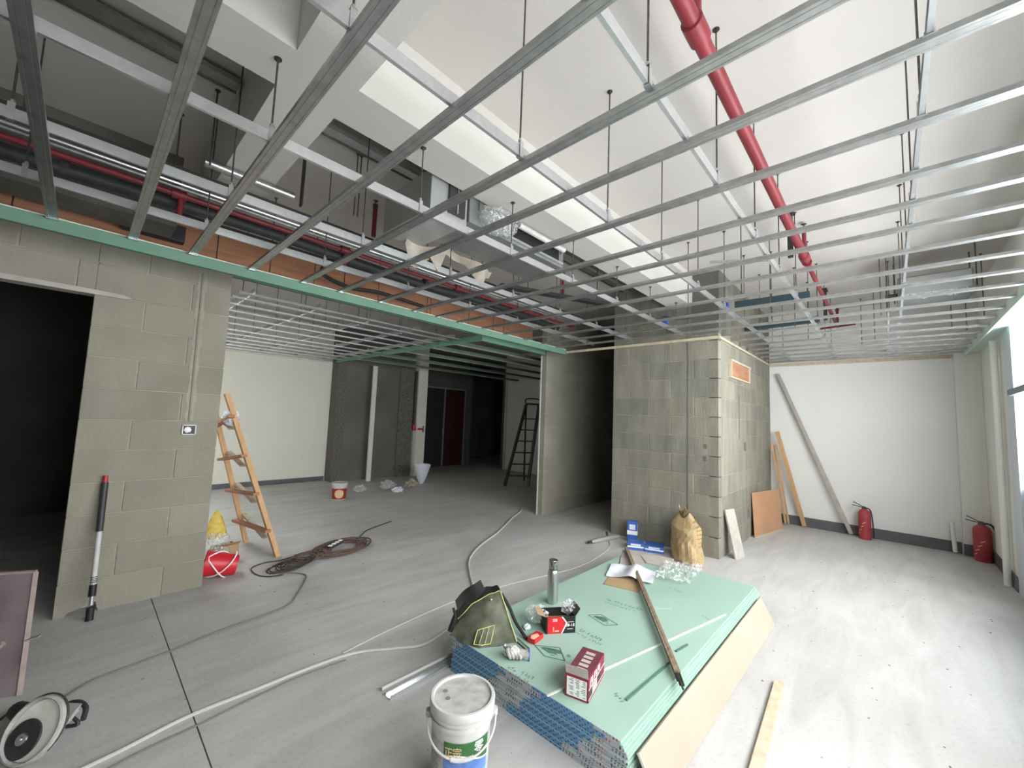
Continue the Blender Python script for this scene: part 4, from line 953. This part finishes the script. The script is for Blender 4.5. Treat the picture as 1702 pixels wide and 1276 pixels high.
wrap('label_back', bang-1.5, A0-.03, lambda u: .02, lambda u: .25, 'lid_dust', .0012)
for k in range(12): wrap('label_text_line', bang-1.35, A0-.12-.1*(k % 3), lambda u, k=k: .04+k*.016, lambda u, k=k: .043+k*.016, 'grey_dot', .0018, 8)
def btext(body, a, z, size, m):
    p = onwall(a, z, .0030); tdir = Vector((-math.sin(a), math.cos(a), 0)); text('label_print', body, size, frame(p, tdir, (0, 0, 1)), m, bk)
for ch_, da, z, s, m in (('\u6b63', -.38, .222, .040, 'peach'), ('\u5b97', -.10, .224, .040, 'peach'), ('\u96f6', .62, .232, .05, 'white'), ('\u51c0', -.30, .108, .062, 'red_bright'), ('\u89c6', .05, .104, .050, 'red_bright')):
    btext(ch_, bang+da, z, s, m)
wrap('label_leaf', bang-.35, bang+.75, lambda u: .02, lambda u: .055+.02*math.sin(u*6), 'lab_green', .002)
for (dx, dy) in ((-.055, .075), (-.085, .03)): MB().lathe([(.011, BH*.976), (.011, BH*.979)], 14, (dx*.7+.0, dy, 0)).build('lid_spot', 'grey_dot', bk, local=True)
ha = bang+math.pi/2; hv = Vector((math.cos(ha), math.sin(ha), 0)); fw = Vector((math.cos(bang), math.sin(bang), 0))
hp = []
for k in range(25):
    th_ = math.pi*k/24; q = hv*(math.cos(th_)*(BR*1.10)); hp.append(q+fw*(.005+.128*math.sin(th_)**.8)+Vector((0, 0, BH*.80-.10*math.sin(th_))))
hn = MB().tube(hp, .0045, 8).build('handle', 'white_plastic', bk, local=True, smooth=True)
MB().tube(hp[9:15], .0085, 8).build('grip', 'white_plastic', hn, local=True, smooth=True)
for s_ in (1, -1): MB().lathe([(.018, -.012), (.018, .012)], 12).xf(Matrix.Translation(hv*s_*BR*1.04+Vector((0, 0, BH*.80)))).build('handle_lug', 'white_plastic', bk, local=True)

# --- lumber and channels on the floor
tag(MB().bar(G(1296, 1134, .012), G(1243, 1330, .012), .052, .024).build('timber_batten', 'pine_pale', bevel=.002), 'pale timber batten lying alone on the floor', 'wood')
tag(MB().tube([G(634, 1145, .012), G(768, 1078, .012)], .0105, 10).build('plastic_conduit', 'cord_white', smooth=True), 'white plastic conduit lying against the stack corner', 'conduit')
cA, cB = G(645, 1160, .001), G(770, 1092, .001)
dch = (cB-cA); Lc = dch.length; angc = math.atan2(dch.y, dch.x)
cm = extrude([(-.025, 0), (.025, 0), (.025, .022), (.0235, .022), (.0235, .0015), (-.0235, .0015), (-.0235, .022), (-.025, .022)], 'x', Lc).xf(Matrix.Translation(cA) @ Matrix.Rotation(angc, 4, 'Z'))
tag(cm.build('metal_channel', 'galv_bright'), 'short galvanised channel offcut lying beside the bucket', 'metal channel')

# --- cables on the floor
def cable(name, pix, r, m, lab, cat='cable', grp=None, k=8, flat=None):
    pts = [G(x, y, r) for x, y in pix]
    return tag(MB().tube(smoothpath(pts, k), r, 7).build(name, m, smooth=True), lab, cat, grp)
cable('grinder_cable', [(62, 1190), (100, 1164), (160, 1128), (280, 1083), (370, 1046), (430, 1025), (478, 1005), (495, 985), (508, 962), (505, 954), (480, 952), (468, 955)], .006, 'cord_grey', 'grey power cord running from the disc grinder to cable heap')
cable('pale_hose', [(90, 1300), (200, 1248), (310, 1192), (420, 1148), (520, 1108), (590, 1085), (650, 1078), (700, 1072), (735, 1052), (763, 1030), (780, 1010)], .0095, 'cord_white', 'thick pale hose crossing the floor to the tool bag')
cable('thin_cable', [(120, 1310), (240, 1246), (330, 1204), (420, 1160), (505, 1121), (575, 1096)], .005, 'cord_grey', 'thin grey cable lying alongside the pale hose')
cable('rubber_hose', [(789, 982), (783, 960), (779, 938), (784, 922), (800, 905), (828, 884), (850, 862), (866, 848), (868, 836)], .011, 'cord_white', 'pale rubber hose winding from the corridor to the stack')
cable('white_wire', [(570, 1085), (650, 1045), (760, 997), (850, 970), (960, 942), (1005, 917), (1014, 905), (1010, 897)], .004, 'cord_white', 'thin white wire stretching from power strip across the floor')
cable('dark_cable', [(0, 1196), (20, 1182), (60, 1167), (98, 1164)], .006, 'cord_dark', 'dark cord end curling behind the disc grinder')
# cable heap
hp_c = G(545, 918)
for j, (cx_, cy_, rx, ry, n_, m, lab) in enumerate(((568, 913, .30, .20, 12, 'cord_brown', 'big tangled coil of brown cable on the floor'), (515, 928, .22, .10, 7, 'cord_brown', 'stretched middle coil of brown cable beside the power strip'), (487, 942, .20, .09, 7, 'cord_dark', 'small dark coil of cable nearest the block wall'))):
    c = G(cx_, cy_); rr = random.Random(50+j); pts = []
    axis = (G(cx_+40, cy_-14)-c).normalized(); ay = Vector((-axis.y, axis.x, 0))
    for k in range(n_*10):
        th_ = 2*math.pi*k/10; w = 1+.25*math.sin(k*.37)+.12*rr.uniform(-1, 1)
        pts.append(c+axis*(rx*w*math.cos(th_)+.04*math.sin(k*.21))+ay*(ry*w*math.sin(th_)+.03*math.cos(k*.17))+Vector((0, 0, .008+.022*abs(math.sin(k*.61))+.02*k/(n_*10))))
    tag(MB().tube(smoothpath(pts, 2), .0065, 5).build('cable_coil', m, smooth=True), lab, 'cable', 'coils of the cable heap')
cable('coil_tail', [(470, 955), (445, 958), (425, 954), (418, 944), (440, 935), (470, 930), (505, 918)], .006, 'cord_dark', 'dark cable loop running out past the ladder')
cable('coil_tail', [(592, 897), (602, 888), (612, 880), (650, 866)], .006, 'cord_dark', 'dark cable running from the heap toward the far bucket')
a, b = G(546, 911, .05), G(568, 899, .05)
ps = thing('power_strip', 'white power strip lying on the cable heap', 'power strip', a)
MB().bar(a, b, .05, .03).build('body', 'cord_dark', ps, bevel=.004)
for k in range(4): q = a.lerp(b, (k+.5)/4); dn = (b-a).normalized(); MB().bar(q-dn*.017+Vector((0,0,.018)), q+dn*.017+Vector((0,0,.018)), .04, .012).build('socket', 'white', ps, bevel=.002)

# --- disc grinder at lower left
gc = G(55, 1256, .0)
gr = thing('disc_grinder', 'dusty black disc grinder with round guard lying on the floor', 'power tool', gc, math.radians(-50))
tl = Matrix.Translation((0, 0, .112)) @ Matrix.Rotation(math.radians(62), 4, 'X')
MB().lathe([(.070, -.012), (.118, -.012), (.124, -.006), (.124, .022), (.116, .026), (.112, .020), (.112, -.004), (.070, -.004)], 40).xf(tl).build('guard', 'lid_dust', gr, local=True, smooth=True)
MB().lathe([(.0, -.002), (.110, -.002), (.110, .004), (.0, .004)], 36).xf(tl).build('backing_plate', 'gypsum', gr, local=True)
tl = tl @ Matrix.Translation((-.028, -.034, 0))
MB().lathe([(.0, .004), (.070, .004), (.073, .010), (.070, .014), (.03, .016), (.0, .016)], 36).xf(tl).build('disc', 'black_rubber', gr, local=True, smooth=True)
MB().lathe([(.024, .016), (.022, .022), (.010, .024), (.010, .032), (0, .033)], 16).xf(tl).build('spindle_nut', 'stainless', gr, local=True, smooth=True)
MB().tube([(-.02, .06, .055), (-.14, .11, .06), (-.26, .15, .06), (-.32, .17, .058)], [.040, .045, .042, .036], 14).build('motor_body', 'black_rubber', gr, local=True, smooth=True)
MB().tube(smoothpath([(-.10, .10, .10), (0, .14, .135), (.08, .13, .13), (.12, .09, .10)], 5), .011, 8).build('side_handle', 'charcoal', gr, local=True, smooth=True)
MB().tube(smoothpath([(.126*math.cos(a_), .126*math.sin(a_)*.47, .118+.126*math.sin(a_)*.88) for a_ in [k*.35-.6 for k in range(15)]], 2), .004, 6).build('guard_wire', 'cord_dark', gr, local=True, smooth=True)
MB().slab([(-.01, .02, .10), (.10, .03, .11), (.12, .05, .17), (.02, .06, .16)], (.0, .03, .01)).build('bracket', 'lid_dust', gr, local=True, bevel=.004)
tag(MB().tube(smoothpath([G(70, 1180, .03), G(95, 1182, .06), G(118, 1190, .05), G(130, 1203, .02), G(108, 1207, .012)], 5), .008, 8).build('rubber_strap', 'charcoal', smooth=True), 'dark rubber strap bent beside the disc grinder', 'strap')
cc = G(93, 1205)
tag(MB().sheet(14, 10, blob((cc.x, cc.y, .045), (.07, .05, .045), 12, .3)).build('dust_rag', 'lid_dust', smooth=True), 'pale dusty rag wedged behind the disc grinder', 'rag')

# --- leaning metal panel at the far left
pl = thing('steel_formwork', 'purplish grey metal panel with pale rim leaning at the door', 'panel', G(28, 1158))
d0, d1 = G(28, 1158), None
Q = [G(30, 1156), G(-60, 1168)]
dirp = (Q[1]-Q[0]).normalized(); back = Vector((-.10, .34, 0))
P0 = Q[0]; P1 = Q[0]+dirp*.9; P2 = P1+back+Vector((0, 0, .62)); 
# top right corner is fixed by the pixel of the rim's corner
kx = PX(58, 952, P0.x-.02) if False else None
top = PY(58, 951, P0.y+.36)
P2 = P1+(top-P0)
nrm = (P1-P0).cross(top-P0).normalized()*.018
MB().slab([P0, P1, P2, top], nrm).build('sheet', 'purple_panel', pl)
rim = MB()
MB().bar(P0+nrm*.6, top+nrm*.6, .022, .03).build('rim', 'pink_edge', pl); MB().bar(top+nrm*.6, P2+nrm*.6, .022, .03).build('rim', 'pink_edge', pl)
md = P0.lerp(top, .42); MB().bar(md, md+(P0-P1).normalized()*.06+Vector((0,0,.015)), .03, .006).build('lug', 'pink_edge', pl)
md = P0.lerp(top, .28)+(P1-P0)*.12; MB().tube(smoothpath([md+nrm*-1.5, md+nrm*-1.5+Vector((0, 0, .05)), md+nrm*-1.2+(P1-P0)*-.03+Vector((0, 0, .09))], 4), .014, 6).build('bent_tab', 'pink_edge', pl)

# --- telescopic roller pole leaning on the wall
rp0 = G(148, 1031, .0); rp1 = PY(176, 790, WY0-.02)
rp = thing('roller_pole', 'telescopic painting pole with black grips leaning on block wall', 'pole', rp0)
L2 = lambda t: rp0.lerp(rp1, t)
MB().tube([L2(.10), L2(.62)], .014, 12).build('inner_tube', 'galv_bright', rp, smooth=True)
MB().tube([L2(.24), L2(.60)], .0165, 12).build('outer_tube', 'white_plastic', rp, smooth=True)
MB().tube([L2(.0), L2(.085)], .023, 12).build('foot_grip', 'black', rp, smooth=True)
MB().tube([L2(.16), L2(.235)], .022, 12).build('collar_grip', 'black', rp, smooth=True)
MB().tube([L2(.60), L2(.95)], .021, 12).build('upper_grip', 'charcoal', rp, smooth=True); MB().tube([L2(.95), L2(1.0)], .015, 12).build('tip', 'red', rp, smooth=True)
for k in range(4): MB().tube([L2(.25+.012*k), L2(.255+.012*k)], .019, 10).build('ring', 'black', rp)

# --- red hard hat, bags and carton by the wall end
hc = G(363, 958)
hh = thing('red_bucket', 'small red plastic pail with white straps lying on its side', 'pail', hc, math.radians(-30))
tl = Matrix.Translation((0, 0, .115)) @ Matrix.Rotation(math.radians(-78), 4, 'Y') @ Matrix.Rotation(.3, 4, 'X')
MB().lathe([(.085, -.14), (.09, -.13), (.112, .10), (.118, .10), (.118, .125), (.10, .125), (.09, -.11)], 28).xf(tl).build('body', 'red_bright', hh, local=True, smooth=True)
for q in (.4, 1.6): MB().tube([tl @ Vector((.118*math.cos(a_)*(.95), .118*math.sin(a_), .12-.23*abs(math.sin(a_*.5+q)))) for a_ in [k*.33 for k in range(20)]], .006, 6).build('strap', 'white', hh, local=True, smooth=True)
bc_ = G(352, 940)
tag(MB().sheet(26, 16, blob((bc_.x+.02, bc_.y+.05, .16), (.13, .10, .16), 21, .22)).build('clear_bag', 'milky_film', smooth=False), 'clear plastic bag slumped behind the red pail', 'plastic bag')
tag(MB().sheet(20, 14, lambda u, v: Vector((bc_.x+.02, bc_.y+.09, .26))+Vector((math.cos(2*math.pi*u)*(.10*(1-v)**.7+.01), math.sin(2*math.pi*u)*(.06*(1-v)**.7+.008), .26*v+.015*mnoise.noise(Vector((u*9, v*5, 2)))))).build('snack_bag', 'yellow_bag', smooth=True), 'yellow printed packet standing in the clear bag', 'bag')
bx_ = G(378, 935); t = thing('small_carton', 'open brown carton behind the yellow packet', 'box', bx_, .3)
MB().box(-.10, .10, 0, .004, 0, .17).box(-.10, .10, .14, .144, 0, .17).box(-.10, -.096, 0, .144, 0, .17).box(.096, .10, 0, .144, 0, .17).box(-.1, .1, 0, .144, 0, .004).build('carton', 'carton', t, local=True)
MB().slab([(-.10, 0, .17), (.10, 0, .17), (.09, -.05, .21), (-.09, -.05, .21)], (0, .003, .002)).build('flap', 'carton', t, local=True)

# --- wooden ladder leaning
fA, fB = G(461, 924), G(409, 901)
wl_top = 1.72
tA = Vector((1.02, 4.98, 1.74)); tB = Vector((1.02, 5.50, 1.60))
lad = thing('wooden_ladder', 'homemade pine ladder leaning beside the block wall end', 'ladder', fA)
MB().bar(fA, tA, .075, .045, up=(1, 0, 0)).build('rail', 'pine', lad, bevel=.002); MB().bar(fB, tB, .07, .045, up=(1, 0, 0)).build('rail', 'pine', lad, bevel=.002)
for tt in (.17, .40, .63, .86):
    a, b = fA.lerp(tA, tt), fB.lerp(tB, tt); d_ = (b-a).normalized(); o_ = Vector((-.04, 0, 0)); MB().bar(a-d_*.07+o_, b+d_*.07+o_, .06, .03).build('rung', 'plywood', lad, bevel=.002)
    MB().bar(a+d_*.10+Vector((.01,0,-.10)), b-d_*.03+Vector((.01,0,.08)), .05, .02).build('brace', 'pine_pale', lad)
rg = fA.lerp(tA, .84)
tag(MB().sheet(18, 12, blob((rg.x-.02, rg.y+.10, rg.z+.03), (.07, .13, .08), 31, .35)).build('rag', 'paper', smooth=False), 'white rag bundled on the ladder top rung', 'rag')

# --- far paint bucket and rubbish
b2 = G(563, 829)
t = bucket('putty_bucket', 'white putty bucket with red-brown round label beside grey wall', b2, .135, .30, 'white_plastic', 'lid_dust')
ba = math.atan2(-b2.y, -b2.x)
MB().sheet(24, 4, lambda u, v: (.1275*(.93+.10*(.02+.2*v)/.3)*math.cos(ba-1.3+2.6*u)*1.02, .1275*(.93+.10*(.02+.2*v)/.3)*math.sin(ba-1.3+2.6*u)*1.02, .015+.19*v)).build('label', 'brown_label', t, local=True, smooth=True)
MB().sheet(12, 12, lambda u, v: ((.1285+.002)*(.96+.06*v)*1.03*math.cos(ba+(u-.5)*1.2*math.sqrt(max(0, 1-(2*v-1)**2))), (.1285+.002)*(.96+.06*v)*1.03*math.sin(ba+(u-.5)*1.2*math.sqrt(max(0, 1-(2*v-1)**2))), .03+.16*v)).build('label_disc', 'peach', t, local=True, smooth=True)
for i, (x, y, r, m, lab) in enumerate(((598, 817, .10, 'milky_film', 'grey clear bag of rubbish beside the putty bucket'), (645, 812, .14, 'milky_film', 'big clear bag of rubbish at the hacked wall'), (660, 818, .09, 'paper', 'pile of white paper scraps at the hacked wall'), (683, 808, .12, 'cloth', 'crumpled cement paper at the white pier'))):
    c = G(x, y); tag(MB().sheet(18, 12, blob((c.x, c.y, r*.55), (r*1.2, r*1.0, r*.6), 40+i, .75)).build('rubbish_bag', m, smooth=False), lab, 'rubbish')
# funnel-like white sack by the pier
c = G(700, 803); tag(MB().lathe([(.05, 0), (.10, .1), (.20, .42), (.19, .44), (.09, .1)], 18, c).build('white_funnel', 'paper', smooth=True), 'pale tapered paper sack standing by the white pier', 'sack')

# --- metal stepladder in the lobby
sl = thing('step_ladder', 'grey metal folding stepladder standing in the lobby', 'ladder', (7.6, 6.75, 0))
tp = Vector((7.72, 6.50, 1.95)); W2 = Vector((.13, -.10, 0)); 
for s_ in (-1, 1):
    f_ = Vector((7.22, 6.50, 0))+W2*s_*1.7; bk_2 = Vector((8.2, 6.75, 0))+W2*s_*1.7
    MB().bar(f_, tp+W2*s_, .07, .04).build('front_rail', 'steel_dark', sl); MB().bar(bk_2, tp+W2*s_, .04, .03).build('rear_rail', 'steel_dark', sl)
for k in range(6):
    tt = .12+.14*k; f0_ = Vector((7.22, 6.50, 0)); q = f0_.lerp(tp, tt); w = 1.7-.7*tt; MB().bar(q-W2*w, q+W2*w, .09, .025).build('step', 'steel_dark', sl)
MB().box(tp.x-.14, tp.x+.14, tp.y-.10, tp.y+.10, tp.z, tp.z+.04).build('top_cap', 'steel_dark', sl)
MB().tube(smoothpath([tp-W2, tp-W2+Vector((0, 0, .14)), tp+W2+Vector((0, 0, .14)), tp+W2], 5), .014, 8).build('grab_rail', 'steel_dark', sl, smooth=True)

# --- things at the foot of the block room
c = G(1142, 929)
sk = thing('cement_sack', 'crumpled tan paper cement sack standing by the block corner', 'sack', c, math.radians(40)); sk.scale = (1.2, 1.2, 1.25)
def sk_(u, v):
    th_ = 2*math.pi*u; r = (.20-.03*v)*(1 if v < .75 else 1-(v-.75)*2.4); k = 1+.10*mnoise.noise(Vector((math.cos(th_)*2, math.sin(th_)*2, v*4)))+.06*mnoise.noise(Vector((math.cos(th_)*6, math.sin(th_)*6, v*9)))
    return (r*k*math.cos(th_)*1.05+.07*v, r*k*math.sin(th_)*.7, .40*v*(1+.06*math.sin(th_*2))+.004)
MB().sheet(32, 20, sk_).build('body', 'sack', sk, local=True, smooth=False)
m = MB()
for k in range(7):
    z = .14+.032*k; a0_ = math.radians(200)
    for j in range(9):
        u0 = .56+.035*j
        p0, p1 = Vector(sk_(u0, z/.40)), Vector(sk_(u0+.026, z/.40)); q0, q1 = Vector(sk_(u0, (z+.010)/.40)), Vector(sk_(u0+.026, (z+.010)/.40))
        m.add([p*1.012 for p in (p0, p1, q1, q0)], [(0, 1, 2, 3)])
m.build('print_lines', 'sack_print', sk, local=True)
MB().sheet(12, 4, lambda u, v: (.08+.09*(u-.5)*2*(.3+v), .02*math.sin(u*9), .37+.09*v*(1+.3*math.sin(u*7)))).build('torn_mouth', 'sack', sk, local=True, solid=.002)
def bluebox(pix, w, d, h, rz, lab):
    c = G(*pix); t = thing('fixings_box', lab, 'box', c, rz, 'blue fixings boxes by the block wall')
    MB().box(-w/2, w/2, -d/2, d/2, 0, h).build('carton', 'blue_box', t, local=True, bevel=.002, seg=1)
    MB().box(-w/2-.001, w/2+.001, -d/2-.001, d/2+.001, h*.35, h*.55).build('white_band', 'white', t, local=True)
    MB().box(-w/2-.0015, -w/2+.001, -d*.3, d*.3, h*.6, h*.85).box(-w*.3, w*.3, -d/2-.0015, -d/2, h*.62, h*.85).build('print', 'paper', t, local=True)
bluebox((1051, 899), .09, .13, .27, .4, 'tall blue fixings box standing upright by the wall')
bluebox((1056, 911), .16, .20, .09, .5, 'blue fixings box lying beside the tall one, red end')
bluebox((1088, 915), .20, .22, .08, .35, 'flat blue fixings box lying nearest the sack')
q0, q1 = G(983, 900, .03), G(1028, 891, .03)
dr_ = thing('hammer_drill', 'slim dark rotary tool lying on the floor by the corridor', 'power tool', q0)
MB().tube([q0, q0.lerp(q1, .2), q0.lerp(q1, .6), q1], [.02, .035, .035, .022], 10).build('body', 'frame_grey', dr_, smooth=True)
MB().tube([q0, q0+(q0-q1)*.1], .016, 10).build('chuck', 'steel_dark', dr_, smooth=True)
MB().tube([q0.lerp(q1, .6), q0.lerp(q1, .62)+Vector((.05, .06, .06))], .016, 8).build('handle', 'charcoal', dr_)
tag(MB().tube([G(1090, 893, .02), G(1108, 902, .02)], .02, 8).build('pipe_offcut', 'cord_dark', smooth=True), 'short dark pipe offcut at the foot of block wall', 'offcut')
# plank and panels leaning on the block side wall
def leaner(name, foot, topy, w, th_, m, lab, cat='wood', dz=None, topx=None, wdir=(1, 0, 0)):
    pass
fA_ = G(1231, 928); fX = fA_.x
tx = PY(1213, 846, BY-.05)
pd = tx-fA_; wd_ = Vector((.95, -.25, 0)).normalized()*.20
t_ = MB().slab([fA_-wd_*.5, fA_+wd_*.5, tx+wd_*.5, tx-wd_*.5], pd.cross(wd_).normalized()*.02)
tag(t_.build('grey_plank', 'greywood', bevel=.002), 'short grey plank leaning on the block side wall', 'wood')
c0, c1 = G(1254, 893), G(1300, 879)
u0_, u1_ = PX(1249, 819, c0.x+.05), PX(1294, 812, c1.x+.05)
tag(MB().slab([c0, c1, u1_, u0_], (0, -.008, .001)).build('hardboard_sheet', 'hardboard', bevel=.001, seg=1), 'square brown hardboard panel leaning on the block side wall', 'board')
tag(MB().bar(G(1245, 896, .008), G(1272, 902, .008), .03, .014).build('timber_stub', 'pine_pale'), 'short pale timber stub on the floor below brown panel', 'wood')
tag(MB().bar(G(1256, 893, .006), G(1300, 879, .006), .02, .012).build('timber_stub', 'pine_pale'), 'thin pale timber strip along the brown panel foot', 'wood')
def pole(name, foot, top, w, h, m, lab, z0=.02):
    return tag(MB().bar(foot+Vector((0, 0, z0)), top, w, h, up=(1, 0, 0)).build(name, m, bevel=.002), lab, 'wood', None)
pole('pine_plank', G(1337, 876), PY(1290, 712, BY-.03) if False else Vector((8.20, 1.40, 1.55)), .06, .03, 'pine', 'broad pine slat leaning in the corner of the white wall')
pole('pine_plank', G(1311, 872), Vector((8.27, 1.44, 1.32)), .03, .02, 'pine', 'narrow pine slat leaning in the corner beside the brown panel')
pole('pine_plank', G(1306, 872), Vector((8.15, 1.47, 1.34)), .03, .02, 'pine', 'narrow pine slat leaning closest to the block wall')
pole('long_batten', PX(1415, 889, 8.25), PX(1293, 622, 8.31), .05, .035, 'greywood', 'very long grey batten leaning across the white wall')

# --- fire extinguishers
def extinguisher(c, h, r, lab, rz, hose):
    t = thing('fire_extinguisher', lab, 'extinguisher', c, rz)
    MB().lathe([(r*.92, 0), (r, .012), (r, h*.78), (r*.85, h*.86), (r*.4, h*.91), (r*.34, h*.93)], 28).build('cylinder', 'ext_red', t, local=True, smooth=True)
    MB().lathe([(r*.40, h*.91), (r*.40, h*.97), (r*.22, h*.975), (r*.22, h*1.0)], 16).build('valve', 'rod', t, local=True, smooth=True)
    MB().bar((-.01, 0, h*.98), (-.13, 0, h*1.10), .022, .008).build('lever', 'black', t, local=True); MB().bar((-.01, 0, h*.96), (-.14, 0, h*1.0), .022, .008).build('carry_handle', 'black', t, local=True)
    hz = MB().tube(smoothpath([(.02, 0, h*.96), (r*1.0, 0, h*.93), (r*1.45, 0, h*.70), (r*1.5, 0, h*.35), (r*1.6, .0, h*.06)], 6), .011, 8).build('hose', 'black_rubber', t, local=True, smooth=True) if hose else MB().tube(smoothpath([(.02, 0, h*.96), (r*.9, .03, h*.86), (r*1.2, .04, h*.30), (r*1.25, .03, h*.05)], 6), .009, 8).build('hose', 'black_rubber', t, local=True, smooth=True)
    MB().sheet(16, 3, lambda u, v: ((r+.001)*math.cos(math.pi+.3+1.9*u), (r+.001)*math.sin(math.pi+.3+1.9*u), h*.30+h*.30*v)).build('label', 'ext_red', t, local=True, smooth=True)
    m = MB()
    for k in range(4): m.sheet(8, 1, lambda u, v, k=k: ((r+.002)*math.cos(math.pi+.5+.3*k+.5*u), (r+.002)*math.sin(math.pi+.5+.3*k+.5*u), h*(.14+.11*k+.05*u)+.012*v))
    m.build('scuff', 'peach', t, local=True)
extinguisher(Vector((8.20, .30, 0)), .48, .075, 'dusty red fire extinguisher at the middle of white wall', math.radians(-100), False)
extinguisher(Vector((8.10, -.86+.01, 0)), .50, .085, 'red fire extinguisher with black hose by corner pilaster', math.radians(-100), True)
tag(MB().tube([G(1588, 917, .02), Vector((8.29, -.60, .42))], .024, 10).build('white_tube', 'white', smooth=True), 'short white tube leaning in front of the pilaster', 'tube')

# --- wall junction box
jb = PY(314, 714, WY0)
t = thing('junction_box', 'open white junction box set in the block wall', 'electrical box', (jb.x, WY0-.01, jb.z))
MB().box(-.045, .045, .004, .012, -.04, .04).build('back_plate', 'charcoal', t, local=True)
MB().box(-.048, -.042, -.004, .012, -.043, .043).box(.042, .048, -.004, .012, -.043, .043).box(-.048, .048, -.004, .012, -.043, -.037).box(-.048, .048, -.004, .012, .037, .043).build('rim', 'white', t, local=True)
MB().sheet(10, 8, blob((-.01, 0, 0), (.025, .008, .025), 3, .3)).build('wires', 'white', t, local=True)

# --- rubble and chips on the floor (nobody could count these)
rr = random.Random(77); m = MB()
for k in range(420):
    x, y = rr.uniform(.3, 8.1), rr.uniform(-.8, 4.4)
    if SX0-.05 < x < SX1+.05 and SY0-.2 < y < SY1+.05 or (x > BX-.05 and y > BY-.05): continue
    s = rr.uniform(.003, .011); h = s*.6; an = rr.uniform(0, 3.1); c_, s_ = math.cos(an)*s, math.sin(an)*s; e = rr.uniform(.3, 1)
    m.add([(x-c_, y-s_, 0), (x+s_*e, y-c_*e, 0), (x+c_, y+s_, 0), (x-s_*e, y+c_*e, 0), (x, y, h)], [(0, 1, 4), (1, 2, 4), (2, 3, 4), (3, 0, 4), (3, 2, 1, 0)])
tag(m.build('floor_chips', 'debris'), 'scattered mortar chips and grit over the concrete floor', 'rubble', None, 'stuff')
